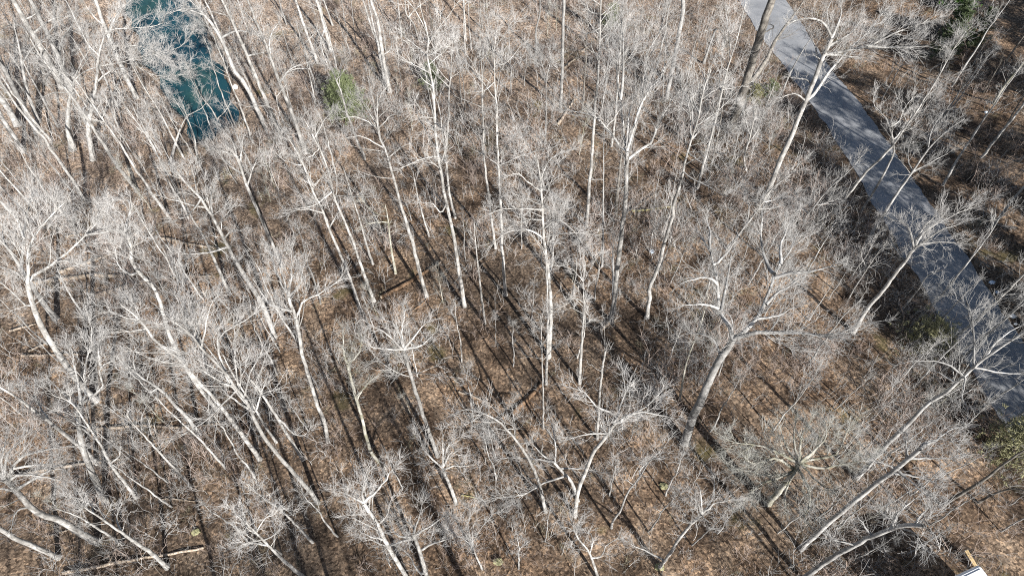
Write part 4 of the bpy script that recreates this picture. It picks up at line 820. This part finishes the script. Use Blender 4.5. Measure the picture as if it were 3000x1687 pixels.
# ------------------------------------------------------------------ undergrowth: brush nobody could count
def clump(seed, mt, n1, L, asc):
    rng = np.random.default_rng(seed); s = Soup()
    st = np.zeros((n1, 6, 3)); az = rng.uniform(0, 6.283, n1); ti = np.abs(rng.normal(0, asc, n1)); l = L * rng.uniform(.4, 1.15, n1)
    d = np.stack([np.sin(ti) * np.cos(az), np.sin(ti) * np.sin(az), np.cos(ti)], 1); st[:, 0, :2] = rng.normal(0, .22 * L, (n1, 2)); st[:, 0, 2] = -.05
    for k in range(1, 6):
        st[:, k] = st[:, k - 1] + d * (l / 5)[:, None]; d = norm(d + .2 * rng.standard_normal((n1, 3)) + np.array([0, 0, -.03]))
    R = np.linspace(.019, .006, 6)[None] * (l / L)[:, None] + .002
    s.add(st, R, 3)
    B, BR = spawn(st, R, 5, .2, .98, .42 * l, 42, .1, 4, rng, .25, .5, .006, .5, .0, .4); s.add(B, BR, 3)
    W, WR = spawn(B, BR, 1, .2, 1, .22 * L, 40, .05, 3, rng, .25, .5, .005, .6, .0, .3); s.add(W, WR, 3)
    o = s.build('brush_clump', M[mt]); C.objects.unlink(o); return o
def undergrowth():
    col = bpy.data.collections.new('brush_kinds')
    kinds = [('brush', 7, 1.7, .5), ('brush', 6, 2.2, .42), ('twig_grey', 6, 2.5, .38), ('briar', 10, 1.2, 1.1), ('brush', 9, 1.0, .95), ('twig_grey', 7, 1.5, .6)]
    kinds += [('twig_pale', 5, 3.6, .22), ('twig_grey', 5, 3.2, .28), ('twig_pale', 4, 2.8, .4), ('brush', 6, 3.0, .3), ('log', 7, 1.3, 1.5), ('brush', 12, .9, 1.45), ('twig_grey', 8, 1.2, 1.5)]
    for i, (m_, n1, L, a) in enumerate(kinds): col.objects.link(clump(300 + i, m_, n1, L, a))
    rng = np.random.default_rng(11); pts = []
    N = 21000
    y = rng.uniform(-4, 150, N * 3); x = rng.uniform(-1, 1, N * 3) * (26 + .82 * np.maximum(y, 4))
    f = (np.sin(x * .23 + 2.1 * np.sin(y * .13)) + np.sin(y * .31 + 1.7 * np.sin(x * .17 + 1)) + .8 * np.sin(x * .61 - y * .47)) / 2.8
    dens = .09 + .36 * f + .06 * (y > 44) * (x > -30) + .14 * ((x > 12) & (x < 40) & (y > 26)) + .10 * ((x < -32) & (y > 35)) - .12 * (y < 42) * (x < 8) * (x > -14) - .40 * (x > 52)
    keep = rng.uniform(0, 1, N * 3) < np.clip(dens, .07, 1)
    rd = seg_dist(x, y, ROAD); keep &= rd > 3.9 + .5 * np.sin(y * .9)
    wd = np.where(inside(x, y, WATER), -1, seg_dist(x, y, WATER, True)); keep &= wd > .6
    a = np.array(TREES)
    x, y = x[keep][:N], y[keep][:N]
    V = np.c_[x, y, hgt(x, y)]
    me = bpy.data.meshes.new('undergrowth'); me.from_pydata(V.tolist(), [], [])
    for an, dt, vv in (('rz', 'FLOAT', rng.uniform(0, 6.28, len(x))), ('sc', 'FLOAT', rng.uniform(.5, 1.0, len(x)) ** 1.6 * 1.35 * (.8 + .4 * np.clip(dens[keep][:N] * 1.6, 0, 1)) * (1 + .2 * (y > 45)))):
        at = me.attributes.new(an, dt, 'POINT'); at.data.foreach_set('value', vv.astype(np.float32))
    o = bpy.data.objects.new('undergrowth', me); C.objects.link(o); o['kind'] = 'stuff'
    ng = bpy.data.node_groups.new('undergrowth_nodes', 'GeometryNodeTree')
    ng.interface.new_socket('Geometry', in_out='INPUT', socket_type='NodeSocketGeometry'); ng.interface.new_socket('Geometry', in_out='OUTPUT', socket_type='NodeSocketGeometry')
    n = ng.nodes; l = ng.links
    gi, go = n.new('NodeGroupInput'), n.new('NodeGroupOutput'); ci = n.new('GeometryNodeCollectionInfo'); ip = n.new('GeometryNodeInstanceOnPoints')
    ci.inputs['Collection'].default_value = col; ci.inputs['Separate Children'].default_value = True; ci.inputs['Reset Children'].default_value = True
    ip.inputs['Pick Instance'].default_value = True
    def attr(nm):
        q = n.new('GeometryNodeInputNamedAttribute'); q.data_type = 'FLOAT'; q.inputs['Name'].default_value = nm; return q.outputs['Attribute']
    cx = n.new('ShaderNodeCombineXYZ'); l.new(attr('rz'), cx.inputs[2]); er = n.new('FunctionNodeEulerToRotation'); l.new(cx.outputs[0], er.inputs[0])
    l.new(gi.outputs[0], ip.inputs['Points']); l.new(ci.outputs[0], ip.inputs['Instance']); l.new(er.outputs[0], ip.inputs['Rotation']); l.new(attr('sc'), ip.inputs['Scale'])
    l.new(ip.outputs[0], go.inputs[0])
    md = o.modifiers.new('scatter', 'NODES'); md.node_group = ng
undergrowth()
